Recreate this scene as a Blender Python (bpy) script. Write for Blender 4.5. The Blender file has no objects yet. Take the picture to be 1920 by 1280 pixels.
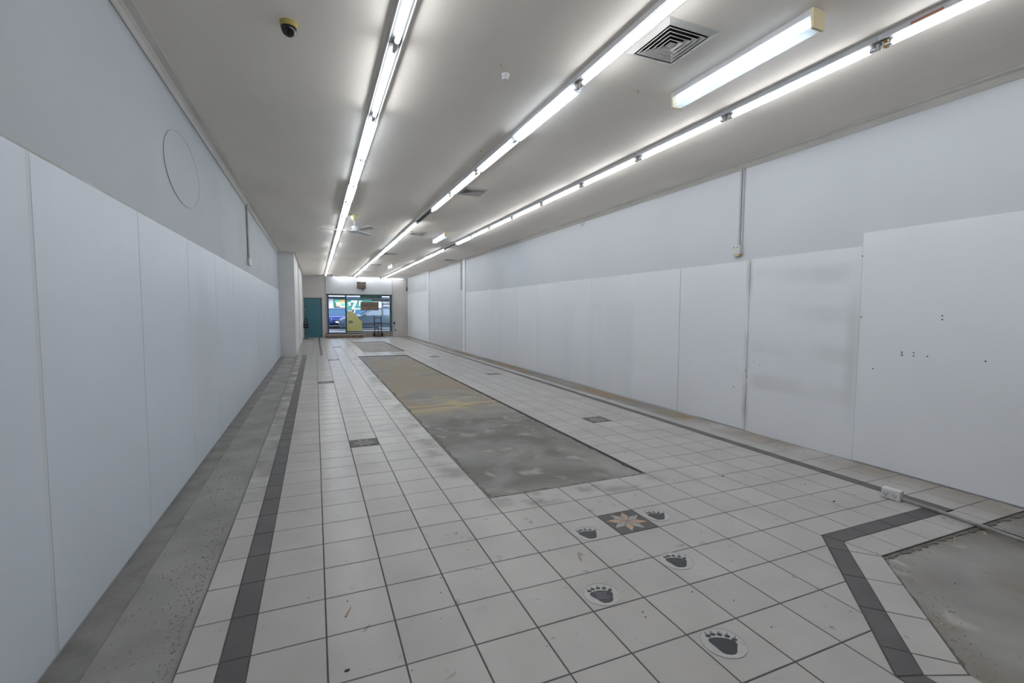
import bpy, math, random
from mathutils import Vector, Matrix
random.seed(7)
T = 0.3                       # one floor tile (metres); most coordinates below are in tile units
C = bpy.context.scene.collection
S = bpy.context.scene

# ------------------------------------------------------------------ camera
FPX = 879.70; YAW = 0.396619; PIT = 0.0650374; ROL = 0.00448935
CAM = Vector((-0.0528, -7.2097, 4.8443))
fw = Vector((math.sin(YAW)*math.cos(PIT), math.cos(YAW)*math.cos(PIT), -math.sin(PIT)))
rt0 = Vector((math.cos(YAW), -math.sin(YAW), 0)); up0 = rt0.cross(fw)
rt = rt0*math.cos(ROL) + up0*math.sin(ROL); up = -rt0*math.sin(ROL) + up0*math.cos(ROL)
cd = bpy.data.cameras.new('camera'); cam = bpy.data.objects.new('camera', cd); C.objects.link(cam)
cd.sensor_width = 36; cd.lens = FPX/1920*36; cd.clip_start = 0.05; cd.clip_end = 300
m3 = Matrix((rt, up, -fw)).transposed()
cam.matrix_world = Matrix.Translation(CAM*T) @ m3.to_4x4()
S.camera = cam

# ------------------------------------------------------------------ world and exposure
W = bpy.data.worlds.new('sky'); S.world = W; W.use_nodes = True
wn = W.node_tree.nodes; wl = W.node_tree.links
bg = wn['Background']; sky = wn.new('ShaderNodeTexSky'); sky.sky_type = 'NISHITA'
sky.sun_disc = False; sky.sun_elevation = math.radians(50); sky.sun_rotation = math.radians(150)
sky.air_density = 1.0; sky.dust_density = 2.0
wl.new(sky.outputs[0], bg.inputs[0]); bg.inputs[1].default_value = 0.6
S.view_settings.view_transform = 'Standard'; S.view_settings.look = 'None'
S.view_settings.gamma = 1; S.view_settings.use_curve_mapping = False
S.view_settings.exposure = 0.15
TUBE = 23.0                    # emission strength of the fluorescent tubes

# ------------------------------------------------------------------ pixel helpers (a pixel gives a ray; the plane gives the distance)
def pl(x, y, ax, v):
    d = fw*FPX + rt*(x-960) + up*(640-y)
    return CAM + d*((v-CAM[ax])/d[ax])
def proj(p):
    d = Vector(p)-CAM; z = d.dot(fw)
    if z <= 0.3: return None
    return 960+FPX*d.dot(rt)/z, 640-FPX*d.dot(up)/z

# ------------------------------------------------------------------ materials
MATS = {}
def mat(name, c1, c2=None, rough=0.6, scale=3.0, metal=0.0, bump=0.0, bscale=60.0, detail=6, emit=None, estr=0, lo=0.35, hi=0.65, vary=0.0, spec=0.5, distort=0.0):
    m = bpy.data.materials.new(name); m.use_nodes = True; MATS[name] = m
    n = m.node_tree.nodes; l = m.node_tree.links; b = n['Principled BSDF']
    b.inputs['Roughness'].default_value = rough; b.inputs['Metallic'].default_value = metal
    b.inputs['Specular IOR Level'].default_value = spec
    b.inputs['Base Color'].default_value = (*c1, 1)
    geo = n.new('ShaderNodeNewGeometry')
    out = None
    if c2 is not None:
        tx = n.new('ShaderNodeTexNoise'); tx.inputs['Scale'].default_value = scale; tx.inputs['Detail'].default_value = detail
        tx.inputs['Distortion'].default_value = distort
        l.new(geo.outputs['Position'], tx.inputs['Vector'])
        mr = n.new('ShaderNodeMapRange'); mr.inputs[1].default_value = lo; mr.inputs[2].default_value = hi
        l.new(tx.outputs['Fac'], mr.inputs[0])
        mx = n.new('ShaderNodeMix'); mx.data_type = 'RGBA'
        mx.inputs['A'].default_value = (*c1, 1); mx.inputs['B'].default_value = (*c2, 1)
        l.new(mr.outputs[0], mx.inputs['Factor']); out = mx.outputs['Result']
    if vary:
        oi = n.new('ShaderNodeObjectInfo'); hs = n.new('ShaderNodeHueSaturation')
        mr2 = n.new('ShaderNodeMapRange'); mr2.inputs[3].default_value = 1-vary; mr2.inputs[4].default_value = 1+vary
        l.new(oi.outputs['Random'], mr2.inputs[0]); l.new(mr2.outputs[0], hs.inputs['Value'])
        if out: l.new(out, hs.inputs['Color'])
        else: hs.inputs['Color'].default_value = (*c1, 1)
        out = hs.outputs['Color']
    if out: l.new(out, b.inputs['Base Color'])
    if bump:
        t2 = n.new('ShaderNodeTexNoise'); t2.inputs['Scale'].default_value = bscale; t2.inputs['Detail'].default_value = 4
        l.new(geo.outputs['Position'], t2.inputs['Vector'])
        bp = n.new('ShaderNodeBump'); bp.inputs['Strength'].default_value = bump; bp.inputs['Distance'].default_value = 0.01
        l.new(t2.outputs['Fac'], bp.inputs['Height']); l.new(bp.outputs[0], b.inputs['Normal'])
    if emit: b.inputs['Emission Color'].default_value = (*emit, 1); b.inputs['Emission Strength'].default_value = estr
    return m

class NG:
    """small node-graph helper for stains that have a place and a shape of their own"""
    def __init__(s, m):
        s.m = m; s.n = m.node_tree.nodes; s.l = m.node_tree.links; s.b = s.n['Principled BSDF']
        g = s.n.new('ShaderNodeNewGeometry'); sp = s.n.new('ShaderNodeSeparateXYZ'); s.l.new(g.outputs['Position'], sp.inputs[0])
        s.pos = g.outputs['Position']; s.x, s.y, s.z = sp.outputs
    def math(s, op, a, b=0.0, clamp=False):
        q = s.n.new('ShaderNodeMath'); q.operation = op; q.use_clamp = clamp
        for i, v in enumerate((a, b)):
            if isinstance(v, (int, float)): q.inputs[i].default_value = v
            else: s.l.new(v, q.inputs[i])
        return q.outputs[0]
    def ramp(s, v, a, b, c=0.0, d=1.0):
        q = s.n.new('ShaderNodeMapRange'); q.interpolation_type = 'SMOOTHSTEP'
        for i, k in enumerate((a, b, c, d)): q.inputs[i+1].default_value = k
        s.l.new(v, q.inputs[0]); return q.outputs[0]
    def window(s, v, a, b, soft):          # 1 between a and b, soft edges
        return s.math('MULTIPLY', s.ramp(v, a-soft, a+soft), s.ramp(v, b-soft, b+soft, 1.0, 0.0))
    def noise(s, scale, detail=5, stretch=None, lo=0.4, hi=0.6, distort=0.0):
        q = s.n.new('ShaderNodeTexNoise'); q.inputs['Scale'].default_value = scale; q.inputs['Detail'].default_value = detail
        q.inputs['Distortion'].default_value = distort
        v = s.pos
        if stretch:
            mp = s.n.new('ShaderNodeMapping'); mp.inputs['Scale'].default_value = stretch; s.l.new(s.pos, mp.inputs[0]); v = mp.outputs[0]
        s.l.new(v, q.inputs['Vector']); return s.ramp(q.outputs['Fac'], lo, hi)
    def mix(s, fac, col):
        src = s.b.inputs['Base Color']
        q = s.n.new('ShaderNodeMix'); q.data_type = 'RGBA'
        if src.is_linked:
            s.l.new(src.links[0].from_socket, q.inputs['A'])
        else: q.inputs['A'].default_value = src.default_value
        q.inputs['B'].default_value = (*col, 1)
        s.l.new(fac, q.inputs['Factor']); s.l.new(q.outputs['Result'], src)
    def mul(s, *a):
        r = a[0]
        for k in a[1:]: r = s.math('MULTIPLY', r, k)
        return r

WALLC = (0.69, 0.71, 0.75)
mat('wall_paint', WALLC, (0.65, 0.67, 0.71), 0.55, 0.9, bump=0.05, bscale=30, lo=0.3, hi=0.7)
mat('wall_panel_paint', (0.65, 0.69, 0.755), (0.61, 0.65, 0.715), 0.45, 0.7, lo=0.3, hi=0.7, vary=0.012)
mat('white_board_paint', (0.88, 0.90, 0.945), (0.84, 0.86, 0.905), 0.45, 0.7, lo=0.3, hi=0.7, vary=0.012)
mat('upper_wall_paint', (0.43, 0.455, 0.485), (0.40, 0.425, 0.45), 0.6, 0.8, lo=0.3, hi=0.7)
mat('column_paint', (0.72, 0.715, 0.705), (0.67, 0.665, 0.65), 0.6, 1.2)
mat('ceiling_paint', (0.89, 0.83, 0.76), (0.85, 0.79, 0.72), 0.8, 0.55, lo=0.3, hi=0.7)
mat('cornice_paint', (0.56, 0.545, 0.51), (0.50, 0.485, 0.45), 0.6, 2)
mat('back_paint', (0.60, 0.585, 0.57), (0.52, 0.50, 0.48), 0.65, 1.5)
mat('bulkhead_paint', (0.62, 0.64, 0.67), (0.57, 0.59, 0.62), 0.6, 1.0)
mat('concrete', (0.36, 0.35, 0.33), (0.255, 0.247, 0.235), 0.75, 2.2, bump=0.35, bscale=45, lo=0.32, hi=0.68, detail=10)
mat('screed', (0.29, 0.28, 0.265), (0.20, 0.195, 0.185), 0.85, 5, bump=0.4, bscale=60, detail=10)
mat('mortar', (0.23, 0.215, 0.195), (0.15, 0.14, 0.125), 0.9, 9, bump=0.5, bscale=80)
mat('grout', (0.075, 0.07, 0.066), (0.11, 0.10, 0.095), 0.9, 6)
mat('tile_glaze', (0.52, 0.495, 0.475), (0.455, 0.43, 0.41), 0.27, 2.4, vary=0.03, lo=0.3, hi=0.75, detail=8, spec=0.38)
mat('dark_tile_glaze', (0.092, 0.086, 0.087), (0.115, 0.108, 0.107), 0.42, 4, vary=0.05)
mat('star_dark', (0.12, 0.115, 0.11), (0.15, 0.142, 0.137), 0.6, 10, spec=0.25)
mat('star_orange', (0.50, 0.335, 0.24), (0.45, 0.30, 0.215), 0.4, 12)
mat('star_grey', (0.40, 0.40, 0.385), (0.35, 0.35, 0.335), 0.55, 12, spec=0.3)
mat('star_taupe', (0.30, 0.27, 0.25), (0.25, 0.225, 0.21), 0.55, 12, spec=0.3)
mat('star_ash', (0.27, 0.275, 0.27), (0.23, 0.235, 0.23), 0.55, 12, spec=0.3)
mat('batten_enamel', (0.62, 0.63, 0.65), (0.55, 0.555, 0.57), 0.4, 6)
mat('shade_grey', (0.055, 0.058, 0.062), (0.075, 0.078, 0.08), 0.6, 12)
mat('holder_plastic', (0.6, 0.58, 0.53), None, 0.4)
mat('rust_clip', (0.35, 0.19, 0.07), (0.5, 0.38, 0.2), 0.6, 40)
mat('red_label', (0.45, 0.16, 0.11), None, 0.6)
mat('cream_plastic', (0.72, 0.62, 0.40), (0.66, 0.55, 0.33), 0.5, 8)
mat('yellowed_plastic', (0.74, 0.70, 0.44), (0.68, 0.63, 0.36), 0.4, 10)
mat('brass_ring', (0.50, 0.39, 0.10), (0.42, 0.32, 0.08), 0.4, 15)
mat('black_dome', (0.012, 0.012, 0.014), None, 0.08)
mat('white_plastic', (0.72, 0.72, 0.71), (0.66, 0.66, 0.65), 0.4, 15)
mat('fan_white', (0.66, 0.68, 0.70), None, 0.4)
mat('vent_enamel', (0.56, 0.55, 0.53), (0.50, 0.485, 0.465), 0.5, 8)
mat('void', (0.012, 0.011, 0.010), None, 0.9)
mat('conduit_pvc', (0.58, 0.585, 0.59), (0.52, 0.52, 0.52), 0.45, 12)
mat('grey_conduit', (0.36, 0.35, 0.34), (0.28, 0.27, 0.26), 0.4, 14)
mat('cable_black', (0.03, 0.03, 0.03), None, 0.5)
mat('door_teal', (0.045, 0.165, 0.215), (0.05, 0.175, 0.23), 0.42, 2)
mat('frame_teal', (0.035, 0.11, 0.13), (0.028, 0.085, 0.11), 0.4, 3)
mat('frame_dark', (0.07, 0.085, 0.11), (0.05, 0.06, 0.085), 0.4, 5)
mat('frame_grey', (0.36, 0.37, 0.39), None, 0.4)
mat('timber', (0.22, 0.165, 0.125), (0.13, 0.10, 0.08), 0.7, 7, lo=0.35, hi=0.6)
mat('timber_dark', (0.12, 0.09, 0.07), (0.08, 0.065, 0.05), 0.7, 7)
mat('render_brown', (0.36, 0.31, 0.28), (0.26, 0.225, 0.205), 0.8, 6)
mat('heater_brown', (0.075, 0.062, 0.05), (0.10, 0.085, 0.065), 0.5, 20)
mat('black_cloth', (0.012, 0.015, 0.02), (0.02, 0.024, 0.03), 0.8, 40)
mat('black_metal', (0.010, 0.016, 0.024), None, 0.5, spec=0.25)
mat('rubber', (0.015, 0.015, 0.015), None, 0.8)
mat('yellow_board', (0.62, 0.58, 0.22), (0.60, 0.60, 0.30), 0.6, 4)
mat('board_grey', (0.25, 0.25, 0.20), None, 0.7)
mat('brown_board', (0.20, 0.165, 0.12), (0.15, 0.125, 0.095), 0.7, 3)
mat('board_print', (0.32, 0.16, 0.09), None, 0.7)
mat('green_board', (0.04, 0.11, 0.10), (0.05, 0.125, 0.11), 0.6, 3)
mat('grey_board', (0.13, 0.15, 0.15), (0.11, 0.125, 0.125), 0.6, 5)
mat('paw_black', (0.035, 0.035, 0.042), None, 0.35)
mat('paw_text', (0.32, 0.20, 0.34), None, 0.5)
mat('decal_clear', (0.53, 0.525, 0.51), (0.47, 0.468, 0.45), 0.25, 25)
mat('decal_rim', (0.40, 0.41, 0.40), None, 0.3)
mat('chip', (0.56, 0.55, 0.52), (0.27, 0.26, 0.25), 0.9, 120)
mat('chip_pale', (0.62, 0.55, 0.44), (0.4, 0.33, 0.25), 0.9, 60)
mat('leaf_scrap', (0.05, 0.04, 0.03), None, 0.9)
mat('twig', (0.40, 0.24, 0.12), None, 0.9)
# outdoors
mat('asphalt', (0.13, 0.13, 0.135), (0.10, 0.10, 0.105), 0.9, 8)
mat('pavement', (0.46, 0.45, 0.44), (0.38, 0.37, 0.36), 0.9, 3)
mat('facade', (0.60, 0.61, 0.66), (0.55, 0.56, 0.61), 0.8, 0.6)
mat('fascia_white', (0.72, 0.74, 0.80), None, 0.6)
mat('fascia_navy', (0.02, 0.05, 0.10), None, 0.5)
mat('poster_green', (0.04, 0.21, 0.165), (0.06, 0.25, 0.21), 0.6, 1.2)
mat('poster_dark_green', (0.01, 0.16, 0.10), None, 0.6)
mat('poster_white', (0.82, 0.84, 0.86), None, 0.6)
mat('bun', (0.72, 0.42, 0.14), (0.80, 0.60, 0.30), 0.6, 3)
mat('cream_bun', (0.80, 0.68, 0.42), None, 0.6)
mat('lettuce', (0.12, 0.52, 0.36), None, 0.6)
mat('ham', (0.78, 0.38, 0.32), None, 0.6)
mat('sign_black', (0.05, 0.06, 0.08), None, 0.6)
mat('paint_blue', (0.01, 0.035, 0.22), None, 0.18, metal=0.35)
mat('paint_grey', (0.085, 0.125, 0.165), None, 0.2, metal=0.4)
mat('paint_white', (0.75, 0.77, 0.80), None, 0.2)
mat('car_glass', (0.05, 0.11, 0.17), None, 0.05)
mat('chrome', (0.75, 0.76, 0.78), None, 0.15, metal=0.9)
mat('head_lamp', (0.78, 0.80, 0.84), None, 0.1)
mat('car_black', (0.02, 0.022, 0.026), None, 0.5)
mat('rim', (0.45, 0.46, 0.48), None, 0.3, metal=0.7)
# tubes: the light sources of the room
m = mat('lit_tube', (1, 1, 1), None, 0.4, emit=(0.93, 0.97, 1.0), estr=TUBE)
mat('lit_tube_wide', (1, 1, 1), None, 0.4, emit=(0.93, 0.97, 1.0), estr=TUBE*0.45)
def glass_mat(name, tint, f):
    m = bpy.data.materials.new(name); m.use_nodes = True; MATS[name] = m
    n = m.node_tree.nodes; l = m.node_tree.links; n.remove(n['Principled BSDF']); o = n['Material Output']
    t = n.new('ShaderNodeBsdfTransparent'); t.inputs[0].default_value = (*tint, 1)
    g = n.new('ShaderNodeBsdfGlossy'); g.inputs['Roughness'].default_value = 0.03
    fr = n.new('ShaderNodeFresnel'); fr.inputs[0].default_value = 1.45
    mx = n.new('ShaderNodeMixShader'); l.new(fr.outputs[0], mx.inputs[0]); l.new(t.outputs[0], mx.inputs[1]); l.new(g.outputs[0], mx.inputs[2])
    l.new(mx.outputs[0], o.inputs[0])
glass_mat('shop_glass', (0.93, 0.97, 0.98), 1)
def prism_mat(name, k):
    m = bpy.data.materials.new(name); m.use_nodes = True; MATS[name] = m
    n = m.node_tree.nodes; l = m.node_tree.links; n.remove(n['Principled BSDF']); o = n['Material Output']
    t = n.new('ShaderNodeBsdfTransparent'); t.inputs[0].default_value = (0.95, 0.98, 1, 1)
    d = n.new('ShaderNodeBsdfTranslucent'); d.inputs[0].default_value = (0.60, 0.66, 0.72, 1)
    d2 = n.new('ShaderNodeBsdfDiffuse'); d2.inputs[0].default_value = (0.55, 0.6, 0.65, 1)
    w = n.new('ShaderNodeTexWave'); w.inputs['Scale'].default_value = 60; w.wave_type = 'BANDS'; w.bands_direction = 'Y'
    g = n.new('ShaderNodeNewGeometry'); l.new(g.outputs['Position'], w.inputs['Vector'])
    bp = n.new('ShaderNodeBump'); bp.inputs['Strength'].default_value = 0.4; bp.inputs['Distance'].default_value = 0.004
    l.new(w.outputs['Fac'], bp.inputs['Height'])
    for q in (d, d2): l.new(bp.outputs[0], q.inputs['Normal'])
    a = n.new('ShaderNodeMixShader'); a.inputs[0].default_value = 0.3; l.new(d.outputs[0], a.inputs[1]); l.new(d2.outputs[0], a.inputs[2])
    b = n.new('ShaderNodeMixShader'); b.inputs[0].default_value = k; l.new(t.outputs[0], b.inputs[1]); l.new(a.outputs[0], b.inputs[2])
    l.new(b.outputs[0], o.inputs[0])
prism_mat('prismatic', 0.35)

# stains and wear, placed in the room (metres)
g = NG(MATS['concrete'])
pit = g.mul(g.window(g.x, 4*T, 9*T, 0.05), g.window(g.y, 4*T, 45*T, 0.3))
g.mix(g.mul(pit, g.window(g.y, 14.5*T, 40*T, 0.5), g.noise(1.3, 8, (1, 0.5, 1), 0.30, 0.60, 0.6), g.math('MULTIPLY', 1.0, 0.9)), (0.355, 0.295, 0.215))
g.mix(g.mul(pit, g.window(g.y, 15.0*T, 19*T, 0.4), g.noise(2.2, 8, (0.6, 1.4, 1), 0.5, 0.6, 1.2)), (0.50, 0.41, 0.25))
g.mix(g.mul(pit, g.window(g.y, 3*T, 13.5*T, 0.25), g.noise(1.6, 10, None, 0.3, 0.66, 0.8)), (0.185, 0.175, 0.16))
g.mix(g.mul(pit, g.window(g.y, 3*T, 14*T, 0.25), g.noise(4, 12, None, 0.56, 0.72, 0.4), g.math('MULTIPLY', 0.8, 1.0)), (0.42, 0.41, 0.39))
g.mix(g.mul(g.window(g.y, 16.35*T, 16.6*T, 0.03), pit), (0.52, 0.42, 0.24))
near = g.mul(g.ramp(g.x, 6.8*T, 7.0*T), g.ramp(g.y, -1.5*T, -1.8*T))
g.mix(g.mul(near, g.noise(2.2, 9, None, 0.46, 0.70, 0.5), g.math('MULTIPLY', 0.6, 1.0)), (0.25, 0.195, 0.145))
g.mix(g.mul(near, g.noise(4.0, 10, (1, 0.6, 1), 0.60, 0.72, 0.6), g.math('MULTIPLY', 0.8, 1.0)), (0.50, 0.48, 0.45))
rs = g.mul(g.ramp(g.x, 14.6*T, 14.9*T), g.ramp(g.y, 0, 1))
g.mix(g.mul(rs, g.noise(2.2, 8, (1, 0.3, 1), 0.42, 0.62)), (0.33, 0.25, 0.165))
g.mix(g.mul(rs, g.ramp(g.x, 15.6*T, 16.0*T), g.noise(3, 8, (1, 0.3, 1), 0.35, 0.75)), (0.40, 0.30, 0.19))
g = NG(MATS['tile_glaze'])       # dirt trodden into the tiles along the right wall and around the bare patch
g.mix(g.mul(g.ramp(g.x, 14.3*T, 15.8*T), g.noise(1.5, 7, None, 0.3, 0.65), g.math('MULTIPLY', 0.75, 1.0)), (0.30, 0.235, 0.175))
g.mix(g.mul(g.window(g.x, -1.95*T, -1.3*T, 0.03), g.ramp(g.y, 1.0, 3.0), g.noise(2, 6, None, 0.25, 0.6)), (0.25, 0.235, 0.21))
g.mix(g.mul(g.window(g.x, 3.3*T, 4.0*T, 0.1), g.window(g.y, 5*T, 44*T, 0.5), g.noise(2.5, 7, None, 0.4, 0.65)), (0.30, 0.285, 0.26))
g.mix(g.mul(g.window(g.x, 4*T, 8.9*T, 0.2), g.window(g.y, 3.1*T, 4.0*T, 0.08), g.noise(3, 7, None, 0.45, 0.62)), (0.32, 0.30, 0.28))
g.mix(g.noise(9, 10, None, 0.66, 0.74, 0.8), (0.33, 0.31, 0.29))
rip = g.n.new('ShaderNodeTexNoise'); rip.inputs['Scale'].default_value = 7; rip.inputs['Detail'].default_value = 3
g.l.new(g.pos, rip.inputs['Vector'])
bp = g.n.new('ShaderNodeBump'); bp.inputs['Strength'].default_value = 0.6; bp.inputs['Distance'].default_value = 0.004
g.l.new(rip.outputs['Fac'], bp.inputs['Height']); g.l.new(bp.outputs[0], g.b.inputs['Normal'])
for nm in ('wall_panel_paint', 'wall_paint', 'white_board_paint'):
    g = NG(MATS[nm]); rgt = g.ramp(g.x, 3.0, 4.0)
    g.mix(g.mul(rgt, g.window(g.y, 6.50*T, 6.72*T, 0.03), g.window(g.z, -0.1, 6.9*T, 0.05), g.noise(5, 6, (1, 1, 0.35), 0.35, 0.7), g.math('MULTIPLY', 0.8, 1.0)), (0.42, 0.40, 0.37))
    g.mix(g.mul(rgt, g.window(g.y, 2.42*T, 2.75*T, 0.06), g.window(g.z, 1.8*T, 5.2*T, 0.3), g.math('MULTIPLY', 0.30, 1.0)), (0.40, 0.39, 0.385))
    wv = g.n.new('ShaderNodeTexWave'); wv.wave_type = 'BANDS'; wv.bands_direction = 'Z'; wv.inputs['Scale'].default_value = 0.75; wv.inputs['Distortion'].default_value = 1.5
    g.l.new(g.pos, wv.inputs['Vector'])
    g.mix(g.mul(rgt, g.window(g.y, 2.6*T, 6.4*T, 0.12), g.window(g.z, 1.4*T, 6.8*T, 0.1), g.ramp(wv.outputs['Fac'], 0.3, 1.0), g.noise(1.5, 5, None, 0.3, 0.7), g.math('MULTIPLY', 0.22, 1.0)), (0.40, 0.39, 0.38))
    g.mix(g.mul(rgt, g.window(g.y, 14.0*T, 22*T, 0.06), g.window(g.z, -0.1, 5.4*T, 0.05), g.noise(1.8, 3, (1, 1, 0.12), 0.38, 0.6), g.math('MULTIPLY', 0.45, 1.0)), (0.76, 0.81, 0.88))
    g.mix(g.mul(rgt, g.window(g.y, 5.5*T, 8*T, 0.3), g.window(g.z, 1.5*T, 3.3*T, 0.15), g.noise(28, 6, None, 0.66, 0.70)), (0.30, 0.28, 0.26))
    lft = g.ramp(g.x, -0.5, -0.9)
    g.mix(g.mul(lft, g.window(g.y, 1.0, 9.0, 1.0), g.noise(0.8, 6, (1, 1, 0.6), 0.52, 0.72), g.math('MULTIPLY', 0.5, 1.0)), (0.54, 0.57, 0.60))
g = NG(MATS['upper_wall_paint'])
g.mix(g.mul(g.window(g.y, 10*T, 30*T, 1.0), g.noise(1.2, 7, None, 0.48, 0.68), g.math('MULTIPLY', 0.6, 1.0)), (0.37, 0.39, 0.39))
g = NG(MATS['ceiling_paint'])    # soot streaks beside the old air outlets and the tube rows
g.mix(g.mul(g.noise(0.8, 5, (1, 0.35, 1), 0.45, 0.8), g.math('MULTIPLY', 0.30, 1.0)), (0.50, 0.45, 0.39))

# ------------------------------------------------------------------ mesh builder (tile units; MB(1/T) takes metres)
ORG = {}
class MB:
    def __init__(s, k=1.0): s.v = []; s.f = []; s.k = k
    def add(s, vs, fs):
        o = len(s.v); s.v += [Vector(p)*s.k for p in vs]; s.f += [tuple(o+i for i in q) for q in fs]; return s
    def box(s, x0, x1, y0, y1, z0, z1):
        return s.add([(x0,y0,z0),(x1,y0,z0),(x1,y1,z0),(x0,y1,z0),(x0,y0,z1),(x1,y0,z1),(x1,y1,z1),(x0,y1,z1)],
                     [(0,3,2,1),(4,5,6,7),(0,1,5,4),(1,2,6,5),(2,3,7,6),(3,0,4,7)])
    def prism(s, poly, z0, z1):                       # poly in xy, counter-clockwise
        n = len(poly)
        a = sum(poly[i][0]*poly[(i+1)%n][1]-poly[(i+1)%n][0]*poly[i][1] for i in range(n))
        if a < 0: poly = poly[::-1]
        return s.add([(p[0],p[1],z0) for p in poly]+[(p[0],p[1],z1) for p in poly],
                     [tuple(range(n-1,-1,-1)), tuple(range(n,2*n))]+[(i,(i+1)%n,n+(i+1)%n,n+i) for i in range(n)])
    def prism_y(s, poly, y0, y1):                     # poly in xz
        n = len(poly)
        a = sum(poly[i][0]*poly[(i+1)%n][1]-poly[(i+1)%n][0]*poly[i][1] for i in range(n))
        if a < 0: poly = poly[::-1]
        return s.add([(p[0],y0,p[1]) for p in poly]+[(p[0],y1,p[1]) for p in poly],
                     [tuple(range(n)), tuple(range(2*n-1,n-1,-1))]+[((i+1)%n,i,n+i,n+(i+1)%n) for i in range(n)])
    def prism_x(s, poly, x0, x1):                     # poly in yz
        n = len(poly)
        a = sum(poly[i][0]*poly[(i+1)%n][1]-poly[(i+1)%n][0]*poly[i][1] for i in range(n))
        if a < 0: poly = poly[::-1]
        return s.add([(x0,p[0],p[1]) for p in poly]+[(x1,p[0],p[1]) for p in poly],
                     [tuple(range(n-1,-1,-1)), tuple(range(n,2*n))]+[(i,(i+1)%n,n+(i+1)%n,n+i) for i in range(n)])
    def tube(s, pts, r, n=10, cap=True):
        pts = [Vector(p) for p in pts]; rings = []
        rr = r if isinstance(r, (list, tuple)) else [r]*len(pts)
        for i, p in enumerate(pts):
            d = (pts[min(i+1, len(pts)-1)]-pts[max(i-1, 0)]).normalized()
            a = Vector((0,0,1)) if abs(d.z) < 0.9 else Vector((1,0,0))
            u = d.cross(a).normalized(); w = d.cross(u)
            rings.append([p+(u*math.cos(2*math.pi*k/n)+w*math.sin(2*math.pi*k/n))*rr[i] for k in range(n)])
        vs = [q for ring in rings for q in ring]; fs = []
        for i in range(len(pts)-1):
            for k in range(n): fs.append((i*n+k, (i+1)*n+k, (i+1)*n+(k+1)%n, i*n+(k+1)%n))
        if cap: fs.append(tuple(range(n))); fs.append(tuple(range(len(vs)-1, len(vs)-n-1, -1)))
        return s.add(vs, fs)
    def lathe(s, prof, c=(0,0,0), n=20):              # prof: (radius, z) bottom to top
        vs = []; fs = []
        for r, z in prof:
            for k in range(n):
                a = 2*math.pi*k/n; vs.append((c[0]+r*math.cos(a), c[1]+r*math.sin(a), c[2]+z))
        for i in range(len(prof)-1):
            for k in range(n): fs.append((i*n+k, i*n+(k+1)%n, (i+1)*n+(k+1)%n, (i+1)*n+k))
        fs.append(tuple(range(n-1,-1,-1))); fs.append(tuple(range(len(vs)-n, len(vs))))
        return s.add(vs, fs)
    def disc_y(s, c, r, d, n=18):                     # short cylinder along y
        return s.tube([(c[0],c[1],c[2]),(c[0],c[1]+d,c[2])], r, n)
    def disc_x(s, c, r, d, n=18):
        return s.tube([(c[0],c[1],c[2]),(c[0]+d,c[1],c[2])], r, n)
    def build(s, name, m, parent=None, smooth=False, bevel=0.0):
        lo = [min(p[i] for p in s.v) for i in range(3)]; hi = [max(p[i] for p in s.v) for i in range(3)]
        o = Vector(((lo[0]+hi[0])/2, (lo[1]+hi[1])/2, lo[2]))
        me = bpy.data.meshes.new(name); me.from_pydata([tuple((p-o)*T) for p in s.v], [], s.f); me.update()
        me.materials.append(MATS[m])
        if smooth:
            for q in me.polygons: q.use_smooth = True
        ob = bpy.data.objects.new(name, me); C.objects.link(ob)
        po = ORG.get(parent.name, Vector((0,0,0))) if parent else Vector((0,0,0))
        ob.location = (o-po)*T; ORG[ob.name] = o
        if parent: ob.parent = parent
        if bevel:
            b = ob.modifiers.new('bevel', 'BEVEL'); b.width = bevel*T; b.segments = 2; b.limit_method = 'ANGLE'
        if smooth:
            try: me.set_sharp_from_angle(angle=math.radians(40))
            except Exception: pass
        return ob
def tag(o, label, cat, group=None):
    o['label'] = label; o['category'] = cat
    if group: o['group'] = group
    return o
def struct(o, label=None):
    o['kind'] = 'structure'
    if label: o['label'] = label
    return o
def thing(name, label, cat, at=(0,0,0), rz=0.0, group=None, local=False):
    o = bpy.data.objects.new(name, None); C.objects.link(o); o.empty_display_size = 0.1
    o.location = Vector(at)*T; o.rotation_euler = (0,0,rz)
    ORG[o.name] = Vector((0,0,0)) if local else Vector(at)
    return tag(o, label, cat, group)
def dup(root, at, label):
    r = root.copy(); C.objects.link(r); r.location = Vector(at)*T; r['label'] = label
    ORG[r.name] = Vector(at)
    for ch in list(root.children):
        c = ch.copy(); C.objects.link(c); c.parent = r
        for gc in ch.children:
            d = gc.copy(); C.objects.link(d); d.parent = c
    return r
def letters(cu, m):
    tmp = bpy.data.objects.new('lettering_curve', cu); C.objects.link(tmp)
    me = bpy.data.meshes.new_from_object(tmp.evaluated_get(bpy.context.evaluated_depsgraph_get()))
    bpy.data.objects.remove(tmp); bpy.data.curves.remove(cu)
    me.materials.clear(); me.materials.append(MATS[m]); me.name = 'lettering'
    o = bpy.data.objects.new('lettering', me); C.objects.link(o); return o
ORD = ['first','second','third','fourth','fifth','sixth','seventh','eighth','ninth','tenth','eleventh','twelfth','thirteenth','fourteenth','fifteenth','sixteenth','seventeenth','eighteenth','nineteenth','twentieth','twenty-first','twenty-second']

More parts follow.
